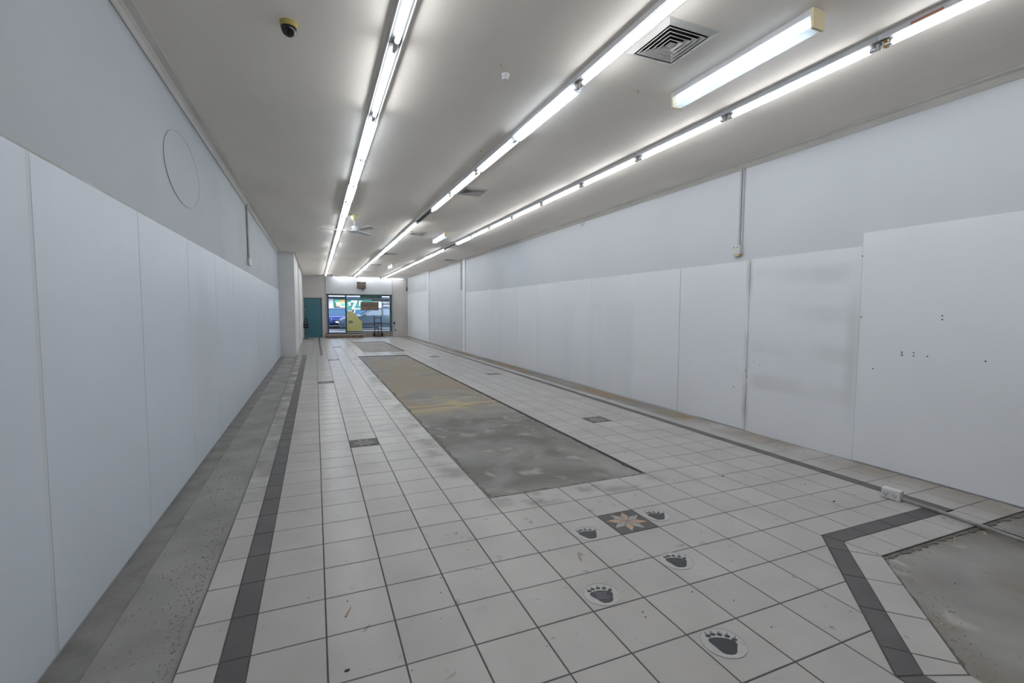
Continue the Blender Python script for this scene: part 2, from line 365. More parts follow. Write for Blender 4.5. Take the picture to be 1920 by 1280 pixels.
# ------------------------------------------------------------------ room shell
XL, XR, YB, YR, ZC = -3.5, 16.1, 82.6, -17.0, 10.85
ZS = -0.05                                            # top of the bare slab
floor = struct(MB().box(XL-0.6, XR+0.6, YR-0.6, YB+0.8, -0.8, ZS).build('floor', 'concrete'), 'bare grey concrete slab with the remains of a pale tiled floor')
wl_ = struct(MB().box(XL-0.6, XL, YR-0.6, YB, -0.8, ZC+0.3).build('wall_left', 'upper_wall_paint'), 'long white left wall')
wr_ = struct(MB().box(XR, XR+0.6, YR-0.6, YB, -0.8, ZC+0.3).build('wall_right', 'wall_paint'), 'long white right wall')
struct(MB().box(XL, XR, YR-0.6, YR, -0.8, ZC+0.3).build('wall_rear', 'wall_paint'), 'white rear wall')
ceil = struct(MB().box(XL, XR, YR, YB, ZC, ZC+0.3).build('ceiling', 'ceiling_paint'), 'dirty off-white ceiling')
# thicker wall at the far left, beyond the column corner
col = struct(MB().box(XL, -2.0, 47.1, 58.0, ZS, ZC).box(XL, -2.12, 58.0, 63.0, ZS, ZC).box(XL, -2.0, 63.0, YB, ZS, ZC).build('wall_column', 'column_paint'), 'grey-white projecting column and side wall at the far left')
# left wall boards
seams = [-14.9, -11.0, -7.05, -3.1, 0.98, 5.10, 9.22, 13.3, 17.4, 21.5, 25.6, 29.7, 33.8, 37.9, 42.0, 47.08]
for a, b in zip(seams[:-1], seams[1:]):
    g_ = 0.05 if abs(b-0.98) < 0.01 else 0.012
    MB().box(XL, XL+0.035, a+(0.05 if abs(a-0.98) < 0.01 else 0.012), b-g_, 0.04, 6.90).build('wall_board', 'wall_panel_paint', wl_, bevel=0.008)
MB().box(XL, XL+0.03, 0.932, 1.028, 0.04, 6.90).build('cover_strip', 'bulkhead_paint', wl_)
MB().box(XL, XL+0.02, -14.9, 47.08, 6.905, 6.94).build('cover_strip', 'grey_conduit', wl_)
# right wall boards
for a, b in zip([6.60, 10.48, 14.4, 18.35, 22.3, 26.15, 30.2, 34.25], [10.48, 14.4, 18.35, 22.3, 26.15, 30.2, 34.25, 36.6]):
    w = 0.02 if b in (10.48, 26.15, 30.2, 34.25) else 0.006
    w0 = 0.02 if a in (10.48, 26.15, 30.2, 34.25) else 0.006
    MB().box(XR-0.03, XR, a+w0, b-w, 0.03, 6.90).build('wall_board', 'white_board_paint', wr_, bevel=0.008)
MB().box(XR-0.035, XR, -7.0, 2.40, 0.03, 7.36).build('wall_board', 'white_board_paint', wr_, bevel=0.01)
MB().box(XR-0.012, XR, 2.42, 6.59, 0.0, 6.95).build('plaster_patch', 'white_board_paint', wr_)
MB().box(XR-0.012, XR, 36.65, 45.28, 0.0, 6.95).build('plaster_patch', 'white_board_paint', wr_)
MB().box(XR-0.03, XR, 64.9, 82.4, 0.03, 7.9).build('wall_board', 'white_board_paint', wr_, bevel=0.01)
for (u, v) in [(1691,660),(1691,665.5),(1713,661),(1713,667),(1739,668),(1767,592),(1767,599),(1848,677),(1637,691),(1615,594),(1617,480),(1398,695),(1401,705)]:
    p = pl(u, v, 0, XR-0.036); MB().disc_x((XR-0.045, p.y, p.z), 0.018, 0.012, 8).build('screw_hole', 'void', wr_)
# pilaster strips on the right wall
struct(MB().box(XR-0.12, XR, 45.3, 46.2, 0.02, ZC).build('trim_3', 'white_board_paint'), 'white pilaster strip on the right wall, nearer one')
struct(MB().box(XR-0.12, XR, 64.2, 64.85, 0.02, ZC).build('trim_4', 'white_board_paint'), 'white pilaster strip on the right wall, farther one')
# cornices
prof = [(0,-0.24),(0.03,-0.24),(0.045,-0.2),(0.075,-0.13),(0.13,-0.075),(0.21,-0.045),(0.25,-0.03),(0.25,0),(0,0)]
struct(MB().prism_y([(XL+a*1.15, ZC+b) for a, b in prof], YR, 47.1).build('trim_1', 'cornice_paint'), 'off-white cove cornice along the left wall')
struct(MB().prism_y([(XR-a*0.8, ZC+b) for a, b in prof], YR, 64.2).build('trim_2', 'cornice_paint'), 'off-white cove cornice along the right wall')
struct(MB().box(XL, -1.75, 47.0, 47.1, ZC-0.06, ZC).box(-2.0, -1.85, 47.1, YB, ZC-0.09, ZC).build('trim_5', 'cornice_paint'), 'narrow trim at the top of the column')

# back wall with the door and the shopfront opening
DX0, DX1, DZ = -1.86, 1.06, 6.98
SX0, SX1 = pl(612, 590, 1, YB).x, pl(735.5, 590, 1, YB).x
SZ1 = pl(674, 551.5, 1, YB).z
GZ0 = pl(630, 623.8, 1, YB+0.3).z
SILL = pl(700, 621.5, 1, YB).z; SM = pl(681, 600, 1, YB).x
struct(MB().box(XL, DX0, YB, YB+0.6, -0.8, ZC+0.3).box(DX0, DX1, YB, YB+0.6, DZ, ZC+0.3).box(DX1, SX0, YB, YB+0.6, -0.8, ZC+0.3)
       .box(SX1, XR+0.6, YB, YB+0.6, -0.8, ZC+0.3).build('wall_back', 'back_paint'), 'far end wall around the teal door and the shopfront')
struct(MB().box(SX0, SX1, YB-0.05, YB+0.6, SZ1, ZC+0.3).build('wall_bulkhead', 'bulkhead_paint'), 'pale bulkhead above the shopfront glass')
struct(MB().box(SX0, SM, YB, YB+0.6, -0.8, GZ0-0.02).box(SM, SX1, YB, YB+0.6, -0.8, SILL).build('wall_sill', 'render_brown'), 'stained rendered wall under the shopfront glass')
MB().box(SX0-0.1, SX0+0.0, YB-0.09, YB, 0, ZC).build('cover_strip', 'frame_grey', bpy.data.objects['wall_bulkhead'])
MB().box(SX1, SX1+0.1, YB-0.09, YB, 0, ZC).build('cover_strip', 'frame_grey', bpy.data.objects['wall_bulkhead'])
# door
d1 = struct(MB().box(DX0+0.1, DX1-0.1, YB+0.12, YB+0.26, 0.03, DZ-0.1).build('door_1', 'door_teal', bevel=0.01), 'dark teal door at the far left end')
MB().box(DX0, DX0+0.1, YB+0.0, YB+0.5, 0, DZ).box(DX1-0.1, DX1, YB, YB+0.5, 0, DZ).box(DX0, DX1, YB, YB+0.5, DZ-0.1, DZ).build('door_frame', 'frame_dark', d1)
MB().box(DX0-0.12, DX0, YB-0.05, YB, 0, DZ+0.12).box(DX1, DX1+0.14, YB-0.05, YB, 0, DZ+0.12).box(DX0, DX1, YB-0.05, YB, DZ, DZ+0.12).build('architrave', 'cornice_paint', d1)
p = pl(569.7, 580.5, 1, YB+0.1); MB().lathe([(0.02,0),(0.12,0.03),(0.14,0.1),(0.12,0.17),(0.02,0.2)], (DX0+0.2, YB+0.02, p.z-0.1), 12).tube([(DX0+0.2, YB+0.02, p.z),(DX0+0.2, YB+0.15, p.z)], 0.05).build('door_knob', 'chrome', d1, True)

# shopfront window (frames, mullion, panes)
win = struct(MB().box(SX0, SX1, YB+0.2, YB+0.42, SZ1-0.28, SZ1).build('window_1', 'frame_dark'), 'shopfront window of several panes facing the street')
xm0, xm1 = pl(647.3, 590, 1, YB+0.3).x, pl(650.2, 590, 1, YB+0.3).x
MB().box(SX0, SX0+0.16, YB+0.18, YB+0.45, GZ0, SZ1-0.2).build('frame_post', 'frame_grey', win)
MB().box(SX0+0.16, SX0+0.42, YB+0.22, YB+0.42, GZ0, SZ1-0.28).build('frame_post', 'frame_dark', win)
MB().box(xm0, xm1, YB+0.1, YB+0.45, GZ0-0.1, SZ1-0.05).build('mullion', 'frame_teal', win)
MB().box(SX1-0.42, SX1-0.05, YB+0.18, YB+0.45, SILL, SZ1-0.2).build('frame_post', 'frame_teal', win)
MB().box(SX0+0.3, xm0, YB+0.22, YB+0.42, GZ0-0.02, GZ0+0.12).build('frame_rail', 'frame_grey', win)
MB().box(xm1, SM, YB+0.22, YB+0.42, GZ0+0.05, GZ0+0.32).build('frame_rail', 'frame_dark', win)
MB().box(SM, SX1, YB+0.05, YB+0.45, SILL-0.04, SILL+0.1).build('frame_rail', 'frame_teal', win)
zt = pl(630, 558.5, 1, YB+0.3).z
MB().box(SX0+0.4, xm0, YB+0.24, YB+0.4, zt-0.12, zt+0.14).build('frame_rail', 'frame_dark', win)
MB().box(SX0+0.42, xm0, YB+0.30, YB+0.33, GZ0+0.1, zt-0.1).build('pane', 'shop_glass', win)
MB().box(SX0+0.42, xm0, YB+0.30, YB+0.33, zt+0.12, SZ1-0.28).build('pane', 'shop_glass', win)
MB().box(xm1, SX1-0.4, YB+0.30, YB+0.33, SILL+0.08, SZ1-0.28).build('pane', 'shop_glass', win)
# timber steps up to the shop door
YS = 79.45
za = pl(645, 627.6, 1, YS).z
q = pl(645, 626.2, 2, za); YS2 = min(q.y, YB-0.6); zb = pl(645, 623.9, 1, YS2).z
st = thing('timber_steps', 'worn brown timber steps below the shopfront doorway', 'steps', (5, YS, 0))
x0, x1 = pl(612.5, 630, 1, YS).x, pl(681.5, 630, 1, YS).x
MB().box(x0, x1, YS, YB-0.02, 0, za-0.1).build('lower_step', 'timber', st, bevel=0.02)
MB().box(x0-0.03, x1+0.03, YS-0.05, YB-0.02, za-0.1, za).build('tread', 'render_brown', st, bevel=0.02)
MB().box(x0, x1, YS2, YB-0.02, za, zb-0.08).build('upper_step', 'timber_dark', st, bevel=0.02)
MB().box(x0-0.02, x1+0.02, YS2-0.05, YB-0.02, zb-0.08, zb).build('tread', 'render_brown', st, bevel=0.02)

# ------------------------------------------------------------------ tiled floor
GAP = 0.011; TH = 0.034
def clip(poly, a, b, c):                              # keep a*x+b*y+c >= 0
    out = []
    for i, p in enumerate(poly):
        q = poly[(i+1) % len(poly)]; dp = a*p[0]+b*p[1]+c; dq = a*q[0]+b*q[1]+c
        if dp >= 0: out.append(p)
        if dp*dq < 0:
            t = dp/(dp-dq); out.append((p[0]+(q[0]-p[0])*t, p[1]+(q[1]-p[1])*t))
    return out
def area(poly): return abs(sum(poly[i][0]*poly[(i+1)%len(poly)][1]-poly[(i+1)%len(poly)][0]*poly[i][1] for i in range(len(poly))))/2
def rect(x0, x1, y0, y1): return [(x0,y0),(x1,y0),(x1,y1),(x0,y1)]
PITS = [(4.0, 9.0, 3.95, 44.4), (5.0, 9.75, 49.2, 68.0), (-2.2, -0.36, 48.7, 77.5)]
def minus(r, h):
    x0,x1,y0,y1 = r; a0,a1,b0,b1 = h
    if x1 <= a0 or x0 >= a1 or y1 <= b0 or y0 >= b1: return [r]
    out = []
    if y0 < b0: out.append((x0,x1,y0,b0))
    if y1 > b1: out.append((x0,x1,b1,y1))
    yy0, yy1 = max(y0,b0), min(y1,b1)
    if x0 < a0: out.append((x0,a0,yy0,yy1))
    if x1 > a1: out.append((a1,x1,yy0,yy1))
    return out
STARS = {(6,1),(1,10),(11,10),(0,26),(12,26),(1,41),(11,41),(2,58),(12,58)}
light, dark, beds = [], [], []
for j in range(-17, 83):
    y0, y1 = j, min(j+1, YB)
    if j < 47:  colm = [(-1.88,-1.37,0),(-1.37,-1.0,1),(-1.0,0.0,0)]+[(i,i+1,0) for i in range(0,14)]
    else:       colm = [(-2.0,-1.0,0),(-1.0,0.0,0),(0.0,0.32,0),(0.32,0.6,1),(0.6,1.0,0)]+[(i,i+1,0) for i in range(1,14)]
    if j >= 9:  colm += [(14.0,14.37,1),(14.37,14.87,0)]
    elif j >= 0: colm += [(14.0,14.37,1),(14.37,15.1,0),(15.1,XR-0.02,0)]
    elif j == -1: colm += [(14.0,14.37,1),(14.37,15.1,0),(15.1,XR-0.02,0)]
    for (a, b, dk) in colm:
        if (a, j) in STARS and b-a == 1: continue
        rs_ = [(a,b,y0,y1)]
        for h in PITS: rs_ = [k for r in rs_ for k in minus(r, h)]
        for r in rs_:
            poly = rect(*r)
            if j < 0 and r[0] < 14.0:
                if r[0] >= 10: poly = clip(poly, 0, 1, 0.66)
                elif r[0] >= 7: poly = clip(poly, -1, 1, 10.70)
            if len(poly) > 2 and area(poly) > 0.01: (dark if dk else light).append(poly)
for a, b in [(14.37,15.1),(15.1,XR-0.02)]: light.append(rect(a, b, -1.70, -1.0))
# border turning along the near right patch, and the cut strip inside it
dark.append([(10.04,-0.66),(11,-0.66),(11,-1.03),(10.17,-1.03)])
for a, b in [(11,12),(12,13),(13,14),(14,14.37)]: dark.append(rect(a, b, -1.03, -0.66 if a < 14 else -1.0))
outer = [10.04, 9.62, 8.87, 8.15, 7.44, 7.0]
def onl(x, c, k): return (x+k, x+k-c-2*k)
for i in range(5):
    a, b = outer[i], outer[i+1]
    ia = (10.17,-1.03) if i == 0 else (a+0.25, a-10.70-0.25)
    ib = (7.37,-3.83) if i == 4 else (b+0.25, b-10.70-0.25)
    dark.append([(a,a-10.70),(b,b-10.70),ib,ia])
    ea = (10.28,-1.70) if i == 0 else (a+0.65, a-10.70-0.65)
    eb = (7.95,-4.06) if i == 4 else (b+0.65, b-10.70-0.65)
    light.append([ia,ib,eb,ea])
for a, b in [(11,12),(12,13),(13,14),(14,14.37)]: light.append(rect(a, b, -1.70, -1.03))
light.append([(10.17,-1.03),(11,-1.03),(11,-1.70),(10.28,-1.70)])
dark.append([(7.0,-3.70),(7.37,-3.83),(7.37,-5),(7.0,-5)]); light.append([(7.37,-3.83),(7.95,-4.06),(7.95,-5),(7.37,-5)])
for j in range(-17, -5): dark.append(rect(7.0, 7.37, j, j+1)); light.append(rect(7.37, 7.95, j, j+1))

light = [p for p in light if area(p) > 0.02]; dark = [p for p in dark if area(p) > 0.015]
def shrink(poly, d):
    cx = sum(p[0] for p in poly)/len(poly); cy = sum(p[1] for p in poly)/len(poly); out = []
    n = len(poly)
    if sum(poly[i][0]*poly[(i+1)%n][1]-poly[(i+1)%n][0]*poly[i][1] for i in range(n)) < 0: poly = poly[::-1]
    for i in range(n):
        p0, p1, p2 = Vector(poly[i-1]), Vector(poly[i]), Vector(poly[(i+1) % n])
        e1 = (p1-p0); e2 = (p2-p1)
        if e1.length < 1e-6 or e2.length < 1e-6: continue
        n1 = Vector((-e1.y, e1.x)).normalized(); n2 = Vector((-e2.y, e2.x)).normalized()
        k = n1+n2; k = k/max(k.dot(n1), 0.3); out.append(tuple(p1+k*d))
    return out
def scr_area(poly):
    ps = [proj((p[0],p[1],0)) for p in poly]
    if any(p is None for p in ps): return 0
    ps = [(min(max(p[0],0),1920), min(max(p[1],0),1280)) for p in ps]
    return area(ps)
def tile_mesh(m, poly, z1=0.0):
    q = shrink(poly, GAP); e = 0.006; q2 = shrink(q, e); n = len(q)
    if len(q2) != n: m.prism(q, z1-TH, z1); return
    m.add([(p[0],p[1],z1-TH) for p in q]+[(p[0],p[1],z1-e) for p in q]+[(p[0],p[1],z1) for p in q2],
          [(i,(i+1)%n,n+(i+1)%n,n+i) for i in range(n)]+[(n+i,n+(i+1)%n,2*n+(i+1)%n,2*n+i) for i in range(n)]+[tuple(range(2*n,3*n))])
def lay(polys, name, field, m, limit):
    polys = sorted(polys, key=lambda p: -scr_area(p)); rest = MB(); shared = {}
    for k, p in enumerate(polys):
        xs = [a for a, b in p]; ys = [b for a, b in p]
        dz = random.uniform(-0.0015, 0.0015)
        if k < limit and scr_area(p) > 20:
            w, h = max(xs)-min(xs), max(ys)-min(ys)
            key = (round(w,3), round(h,3)) if len(p) == 4 and abs(area(p)-w*h) < 1e-6 else None
            if key in shared and key:
                o = bpy.data.objects.new(name, shared[key]); C.objects.link(o); o.parent = floor
                o.location = (Vector(((min(xs)+max(xs))/2, (min(ys)+max(ys))/2, -TH))-ORG['floor'])*T
            else:
                mb = MB(); tile_mesh(mb, p); o = mb.build(name, m, floor)
                if key: shared[key] = o.data
            o.location.z += dz*T; o.rotation_euler = (random.uniform(-6e-4,6e-4), random.uniform(-6e-4,6e-4), 0)
        else: tile_mesh(rest, p, dz*0)
    if rest.v:
        o = rest.build(field, m, floor); o['kind'] = 'stuff'
lay(light, 'tile', 'far_tiles', 'tile_glaze', 300)
lay(dark, 'border_tile', 'far_border_tiles', 'dark_tile_glaze', 120)
gb = MB()
for p in light+dark+[rect(i, i+1, j, j+1) for i, j in STARS]:
    if len(p) == 4 or True: gb.prism(p, ZS-0.004, -0.007)
gb.build('grout_bed', 'grout', floor)['kind'] = 'stuff'
# star inlay tiles
kite = []
for k in range(8):
    a = math.radians(22.5+45*k); b1, b2 = a-math.radians(22.5), a+math.radians(22.5)
    kite.append([(0.012*math.cos(a), 0.012*math.sin(a)), (0.27*math.cos(b1+0.04), 0.27*math.sin(b1+0.04)), (0.475*math.cos(a), 0.475*math.sin(a)), (0.27*math.cos(b2-0.04), 0.27*math.sin(b2-0.04))])
first = None; muted = {}
for (i, j) in sorted(STARS, key=lambda s: s[1]):
    if first is None:
        mb = MB(); tile_mesh(mb, rect(i, i+1, j, j+1)); first = mb.build('star_tile', 'star_dark', floor)
        first['label'] = 'dark tile inlaid with an orange and grey star'
        for k, q in enumerate(kite):
            MB().prism([(i+0.5+a, j+0.5+b) for a, b in q], -0.004, 0.0035).build('star_point', 'star_orange' if k % 2 else 'star_grey', first)
    else:
        o = first.copy(); C.objects.link(o); o.location = (Vector((i+0.5, j+0.5, -TH))-ORG['floor'])*T
        for ch in first.children:
            c = ch.copy(); C.objects.link(c); c.parent = o; key = ch.data.name
            if key not in muted:
                muted[key] = ch.data.copy(); muted[key].materials[0] = MATS['star_taupe' if ch.data.materials[0].name == 'star_orange' else 'star_ash']
            c.data = muted[key]; o['label'] = 'dark tile inlaid with a muted grey star'
# raised screed beside the left wall, broken mortar and painted shadow strips at the edges of the bare patches
MB().box(XL, -3.02, YR, 47.0, ZS-0.01, ZS+0.018).build('screed_strip', 'screed', floor)
def ragged(x0, y0, x1, y1, w, n, amp, z):
    d = Vector((x1-x0, y1-y0)); L = d.length; d /= L; nn = Vector((-d.y, d.x)); a = []; b = []
    for k in range(n+1):
        p = Vector((x0, y0))+d*(L*k/n); a.append(tuple(p)); b.append(tuple(p+nn*(w+random.uniform(-amp, amp))))
    mb = MB()
    for k in range(n): mb.prism([a[k], a[k+1], b[k+1], b[k]], ZS-0.01, z+random.uniform(-0.004, 0.004))
    return mb
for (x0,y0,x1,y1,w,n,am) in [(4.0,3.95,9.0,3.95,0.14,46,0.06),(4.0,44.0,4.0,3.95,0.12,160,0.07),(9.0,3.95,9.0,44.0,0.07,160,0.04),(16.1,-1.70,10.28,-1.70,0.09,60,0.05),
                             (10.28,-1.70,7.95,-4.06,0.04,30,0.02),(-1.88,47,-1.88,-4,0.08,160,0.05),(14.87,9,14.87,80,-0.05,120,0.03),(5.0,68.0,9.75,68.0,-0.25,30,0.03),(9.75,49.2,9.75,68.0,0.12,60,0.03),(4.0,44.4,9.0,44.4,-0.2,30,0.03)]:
    ragged(x0,y0,x1,y1,w,n,am,-0.028).build('mortar_shade_edge', 'grout' if x0 == x1 == 9.0 or y0 > 44.1 else 'mortar', floor)['kind'] = 'stuff'  # right and far edges: dark strips paint in the shadow line
# crumbs of mortar and plaster
def crumbs(name, m, n, gen, s0, s1, label):
    mb = MB()
    for _ in range(n):
        x, y, z = gen(); s = random.uniform(s0, s1)**1.0; a = random.uniform(0, 6.28)
        vs = []
        for k in range(4): vs.append((x+s*math.cos(a+k*1.57)*random.uniform(0.6,1.3), y+s*math.sin(a+k*1.57)*random.uniform(0.6,1.3), z-0.004))
        vs += [(p[0]*0.5+x*0.5, p[1]*0.5+y*0.5, z+s*random.uniform(0.35,0.9)) for p in vs]
        mb.add(vs, [(0,1,5,4),(1,2,6,5),(2,3,7,6),(3,0,4,7),(4,5,6,7)])
    o = mb.build(name, m); o['kind'] = 'stuff'; tag(o, label, 'rubble'); return o
crumbs('mortar_crumbs', 'chip', 900, lambda: ((random.uniform(-3.4,-1.95), random.uniform(-0.5,16), ZS+0.005) if random.random() < 0.7 else (-1.98-abs(random.gauss(0,0.13)), random.uniform(-0.5,5), ZS+0.005)), 0.006, 0.024, 'grey grit and mortar crumbs on the concrete strip by the left wall')
def nearpit():
    if random.random() < 0.6: return (random.uniform(10.3,16), -1.76-abs(random.gauss(0,0.10)), ZS+0.004)
    t = random.random(); return (10.3-2.3*t+abs(random.gauss(0,0.3)), -1.76-2.3*t-abs(random.gauss(0,0.15)), ZS+0.004)
crumbs('plaster_crumbs', 'chip_pale', 150, nearpit, 0.008, 0.03, 'pale broken plaster along the edge of the near right bare patch')
crumbs('wall_crumbs', 'chip_pale', 70, lambda: (random.uniform(15.2,16.05), random.choice([3.5,4.4,7.6])+random.gauss(0,0.4), 0.004), 0.008, 0.03, 'pale plaster flakes on the tiles along the right wall')
crumbs('dirt_specks', 'leaf_scrap', 60, lambda: (random.uniform(0,13.5), random.uniform(-3,3.4), 0.003) , 0.006, 0.016, 'dark specks of dirt scattered over the near pale tiles')
for (u, v, lab) in [(652,1257,'dark dry leaf scrap on the pale tile nearest the bottom edge'),(1355,893,'dark leaf scrap on the tiles right of the long bare patch'),(1563,940,'dark leaf scrap on the tiles left of the white socket box')]:
    p = pl(u, v, 2, 0); a = random.uniform(0,3); t = []
    for k in range(7):
        r = 0.045*random.uniform(0.5,1.2); t.append((p.x+r*math.cos(k*0.9+a), p.y+r*0.6*math.sin(k*0.9+a)))
    tag(MB().prism(t, 0.001, 0.012).build('leaf_scrap', 'leaf_scrap'), lab, 'leaf')
p = pl(650, 1153, 2, 0); tw = MB().tube([(p.x-0.02,p.y-0.05,0.012),(p.x,p.y,0.015),(p.x+0.05,p.y+0.1,0.02),(p.x+0.08,p.y+0.19,0.012)], [0.014,0.012,0.007,0.004], 6).build('twig', 'twig'); tag(tw, 'small brown dry twig on the pale tiles right of the dark border', 'twig')

# ------------------------------------------------------------------ paw print floor stickers
def paw(px, rot, lab, text=False):
    c = pl(*px, 2, 0)
    t = thing('paw_sticker', lab, 'sticker', (c.x, c.y, 0), -rot, 'paw print stickers on the floor', local=True)
    R = 0.315
    MB().lathe([(R,0.001),(R,0.0035),(R-0.012,0.005)], n=40).build('backing_disc', 'decal_clear', t)
    ring = [(R*math.cos(a*0.1571), R*math.sin(a*0.1571), 0.005) for a in range(41)]
    MB().tube(ring, 0.0045, 5, False).build('rim', 'decal_rim', t)
    half = [(0.0,-0.215),(0.07,-0.205),(0.115,-0.165),(0.135,-0.10),(0.155,-0.04),(0.165,0.0),(0.15,0.045),(0.10,0.075),(0.04,0.09)]
    left = [(-0.03,0.092),(-0.10,0.08),(-0.16,0.05),(-0.175,0.005),(-0.15,-0.05),(-0.11,-0.11),(-0.075,-0.17),(-0.04,-0.205)]
    pts = [(a*1.17, b*1.12) for a, b in half+left]; sm = []
    n = len(pts)
    for i in range(n):
        p0, p1, p2, p3 = (Vector(pts[(i+k-1) % n]) for k in range(4))
        for u in (0, 0.33, 0.67):
            sm.append(tuple(0.5*((2*p1)+(p2-p0)*u+(2*p0-5*p1+4*p2-p3)*u*u+(3*p1-p0-3*p2+p3)*u**3)))
    MB().prism(sm, 0.004, 0.0075).build('pad', 'paw_black', t)
    for k, (x, y) in enumerate([(-0.185,0.115),(-0.11,0.16),(-0.01,0.175),(0.095,0.155),(0.18,0.095)]):
        MB().prism([(x+0.041*math.cos(a*0.4488), y+0.033*math.sin(a*0.4488)) for a in range(14)], 0.004, 0.0075).build('toe', 'paw_black', t)
        MB().prism([(x*1.12+0.012, y+0.048), (x*1.12-0.010, y+0.048), (x*1.2, y+0.085)], 0.004, 0.0075).build('claw', 'paw_black', t)
    if text:
        for k, s_ in enumerate(['Thank You', 'Shop for', 'every picnic', 'adventure']):
            cu = bpy.data.curves.new('lettering', 'FONT'); cu.body = s_; cu.size = 0.048*T; cu.align_x = 'CENTER'; cu.extrude = 0.0004*T
            o = letters(cu, 'paw_text'); o.parent = t; o.location = Vector((-0.01, 0.025-0.05*k, 0.0082))*T
    return t
paw((1356.5,1205), 0.55, 'black bear paw sticker nearest the camera, at the bottom of the trail')
paw((1128.5,1114), 0.25, 'black bear paw sticker with purple lettering on its pad', True)
paw((1268.5,1051), 0.45, 'black bear paw sticker right of the lettered one, below the star tile')
paw((1102.5,1000), 0.25, 'black bear paw sticker just left of the near star tile')
paw((1231,966), 0.40, 'black bear paw sticker just right of the near star tile')

# ------------------------------------------------------------------ ceiling tube rows
P0, PIT_ = 3.70, 4.18; ZT = 10.645; ZB = 10.735
def tube_unit(kind):
    """one batten with its lamp; origin at the batten's near end, runs along +y"""
    t = thing('tube_light', 'x', 'light', (0,0,0), 0, 'x', local=True)
    MB().prism_y([(-0.165,0),(0.165,0),(0.165,ZB-ZC-0.005),(0.15,ZB-ZC-0.012),(0.13,ZB-ZC+0.004),(-0.13,ZB-ZC+0.004),(-0.15,ZB-ZC-0.012),(-0.165,ZB-ZC-0.005)], 0.006, PIT_-0.006).build('batten', 'batten_enamel', t, bevel=0.006)
    MB().box(-0.128, 0.128, 0.02, PIT_-0.02, ZB-ZC-0.004, ZB-ZC+0.006).build('underside_shade', 'shade_grey', t)  # dark plate added so the batten's underside looks shaded beside the tube
    for y in (0.06, PIT_-0.06):
        MB().box(-0.04, 0.04, y-0.03, y+0.03, ZT-ZC-0.045, ZB-ZC).build('lamp_holder', 'holder_plastic', t, bevel=0.008)
    if kind != 'empty':
        zz = ZT-ZC
        MB().tube([(0,0.22,zz),(0,PIT_-0.22,zz)], 0.053, 12).build('lamp_tube', 'lit_tube', t, True)
        MB().tube([(0,0.09,zz),(0,0.22,zz)], 0.05, 10).build('end_cap', 'chrome', t, True)
        MB().tube([(0,PIT_-0.22,zz),(0,PIT_-0.09,zz)], 0.05, 10).build('end_cap', 'chrome', t, True)
    if kind == 'wide':
        pr = [(-0.17,0.03),(-0.18,0.01),(-0.15,-0.11),(-0.10,-0.135),(0.10,-0.135),(0.15,-0.11),(0.18,0.01),(0.17,0.03),(0.165,0.005),(0.14,-0.10),(0.095,-0.123),(-0.095,-0.123),(-0.14,-0.10),(-0.165,0.005)]
        MB().prism_y([(a, ZT-ZC+0.055+b) for a, b in pr], 0.11, PIT_-0.11).build('diffuser', 'prismatic', t)
    if kind == 'reflector':
        for sgn in (-1, 1):
            MB().prism_y([(sgn*0.14, ZB-ZC), (sgn*0.195, ZB-ZC-0.055), (sgn*0.195, ZB-ZC-0.065), (sgn*0.14, ZB-ZC-0.012)], 0.1, PIT_-0.1).build('reflector', 'batten_enamel', t)
    return t
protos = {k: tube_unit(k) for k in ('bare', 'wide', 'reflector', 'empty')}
used = set()
def place_tube(kind, at, rz, label, group):
    r = protos[kind]
    if kind in used: r = dup(r, at, label)
    else: used.add(kind); r.location = Vector(at)*T; r['label'] = label
    r.rotation_euler = (0,0,rz); r['group'] = group; return r
extra = {'bare': 'bare tube on a white batten', 'wide': 'tube under a clear prismatic trough', 'reflector': 'tube with a narrow white reflector', 'empty': 'batten with its tube missing'}
for (nm, X, wide, refl, empty, k0, k1) in [
        ('left', 1.70, {1, 2, 5, 7, 9, 11}, {3, 4}, set(), -3, 18),
        ('middle', 6.37, {0, 7, 8, 13}, {1, 2, 3, 9, 10}, {4}, -3, 18),
        ('right', 11.50, {6, 9}, {10, 12}, {7}, -3, 18)]:
    vis = 0; hid = 0
    for k in range(k0, k1):
        kind = 'wide' if k in wide else 'reflector' if k in refl else 'empty' if k in empty else 'bare'
        y = P0+PIT_*k; pp = proj((X, y+PIT_-0.3, ZT))
        if pp and -20 < pp[0] < 1940 and -20 < pp[1] < 1300:
            lab = f'{extra[kind]}, {ORD[vis]} from the camera in the {nm} ceiling row'; vis += 1
        else:
            lab = f'{extra[kind]}, {ORD[hid]} unseen unit from the rear wall, added for light, in the {nm} ceiling row'; hid += 1  # unseen units behind the camera, added to carry the tube light on
        place_tube(kind, (X, y, ZC), 0, lab, f'tube lights of the {nm} ceiling row')
xa = pl(626, 521, 1, YB-1.2).x; xb = pl(754, 526, 1, YB-1.2).x
for k in range(3):
    place_tube('bare', (xb-(xb-xa-3*PIT_)/2-PIT_*(2-k), YB-1.0, ZC), math.pi/2*-1+math.pi if False else math.pi/2, f'bare tube crossing above the shopfront, {["left","middle","right"][k]} of three', 'tube lights across the shopfront end')
for k in protos:
    if k not in used: raise SystemExit(k)
# red sticker and rusty clip on the near right row
near_unit = [o for o in C.objects if o.get('group') == 'tube lights of the right ceiling row' and abs(o.location.y/T-(P0-2*PIT_)) < 0.01][0]
ORG[near_unit.name] = Vector((0,0,0))
MB().box(-0.168, -0.163, 3.0, 3.55, ZB-ZC+0.0, ZB-ZC+0.05).build('warning_label', 'red_label', near_unit)
MB().box(-0.045, 0.045, 4.04, 4.11, ZT-ZC-0.06, ZB-ZC+0.01).build('clip', 'rust_clip', near_unit)

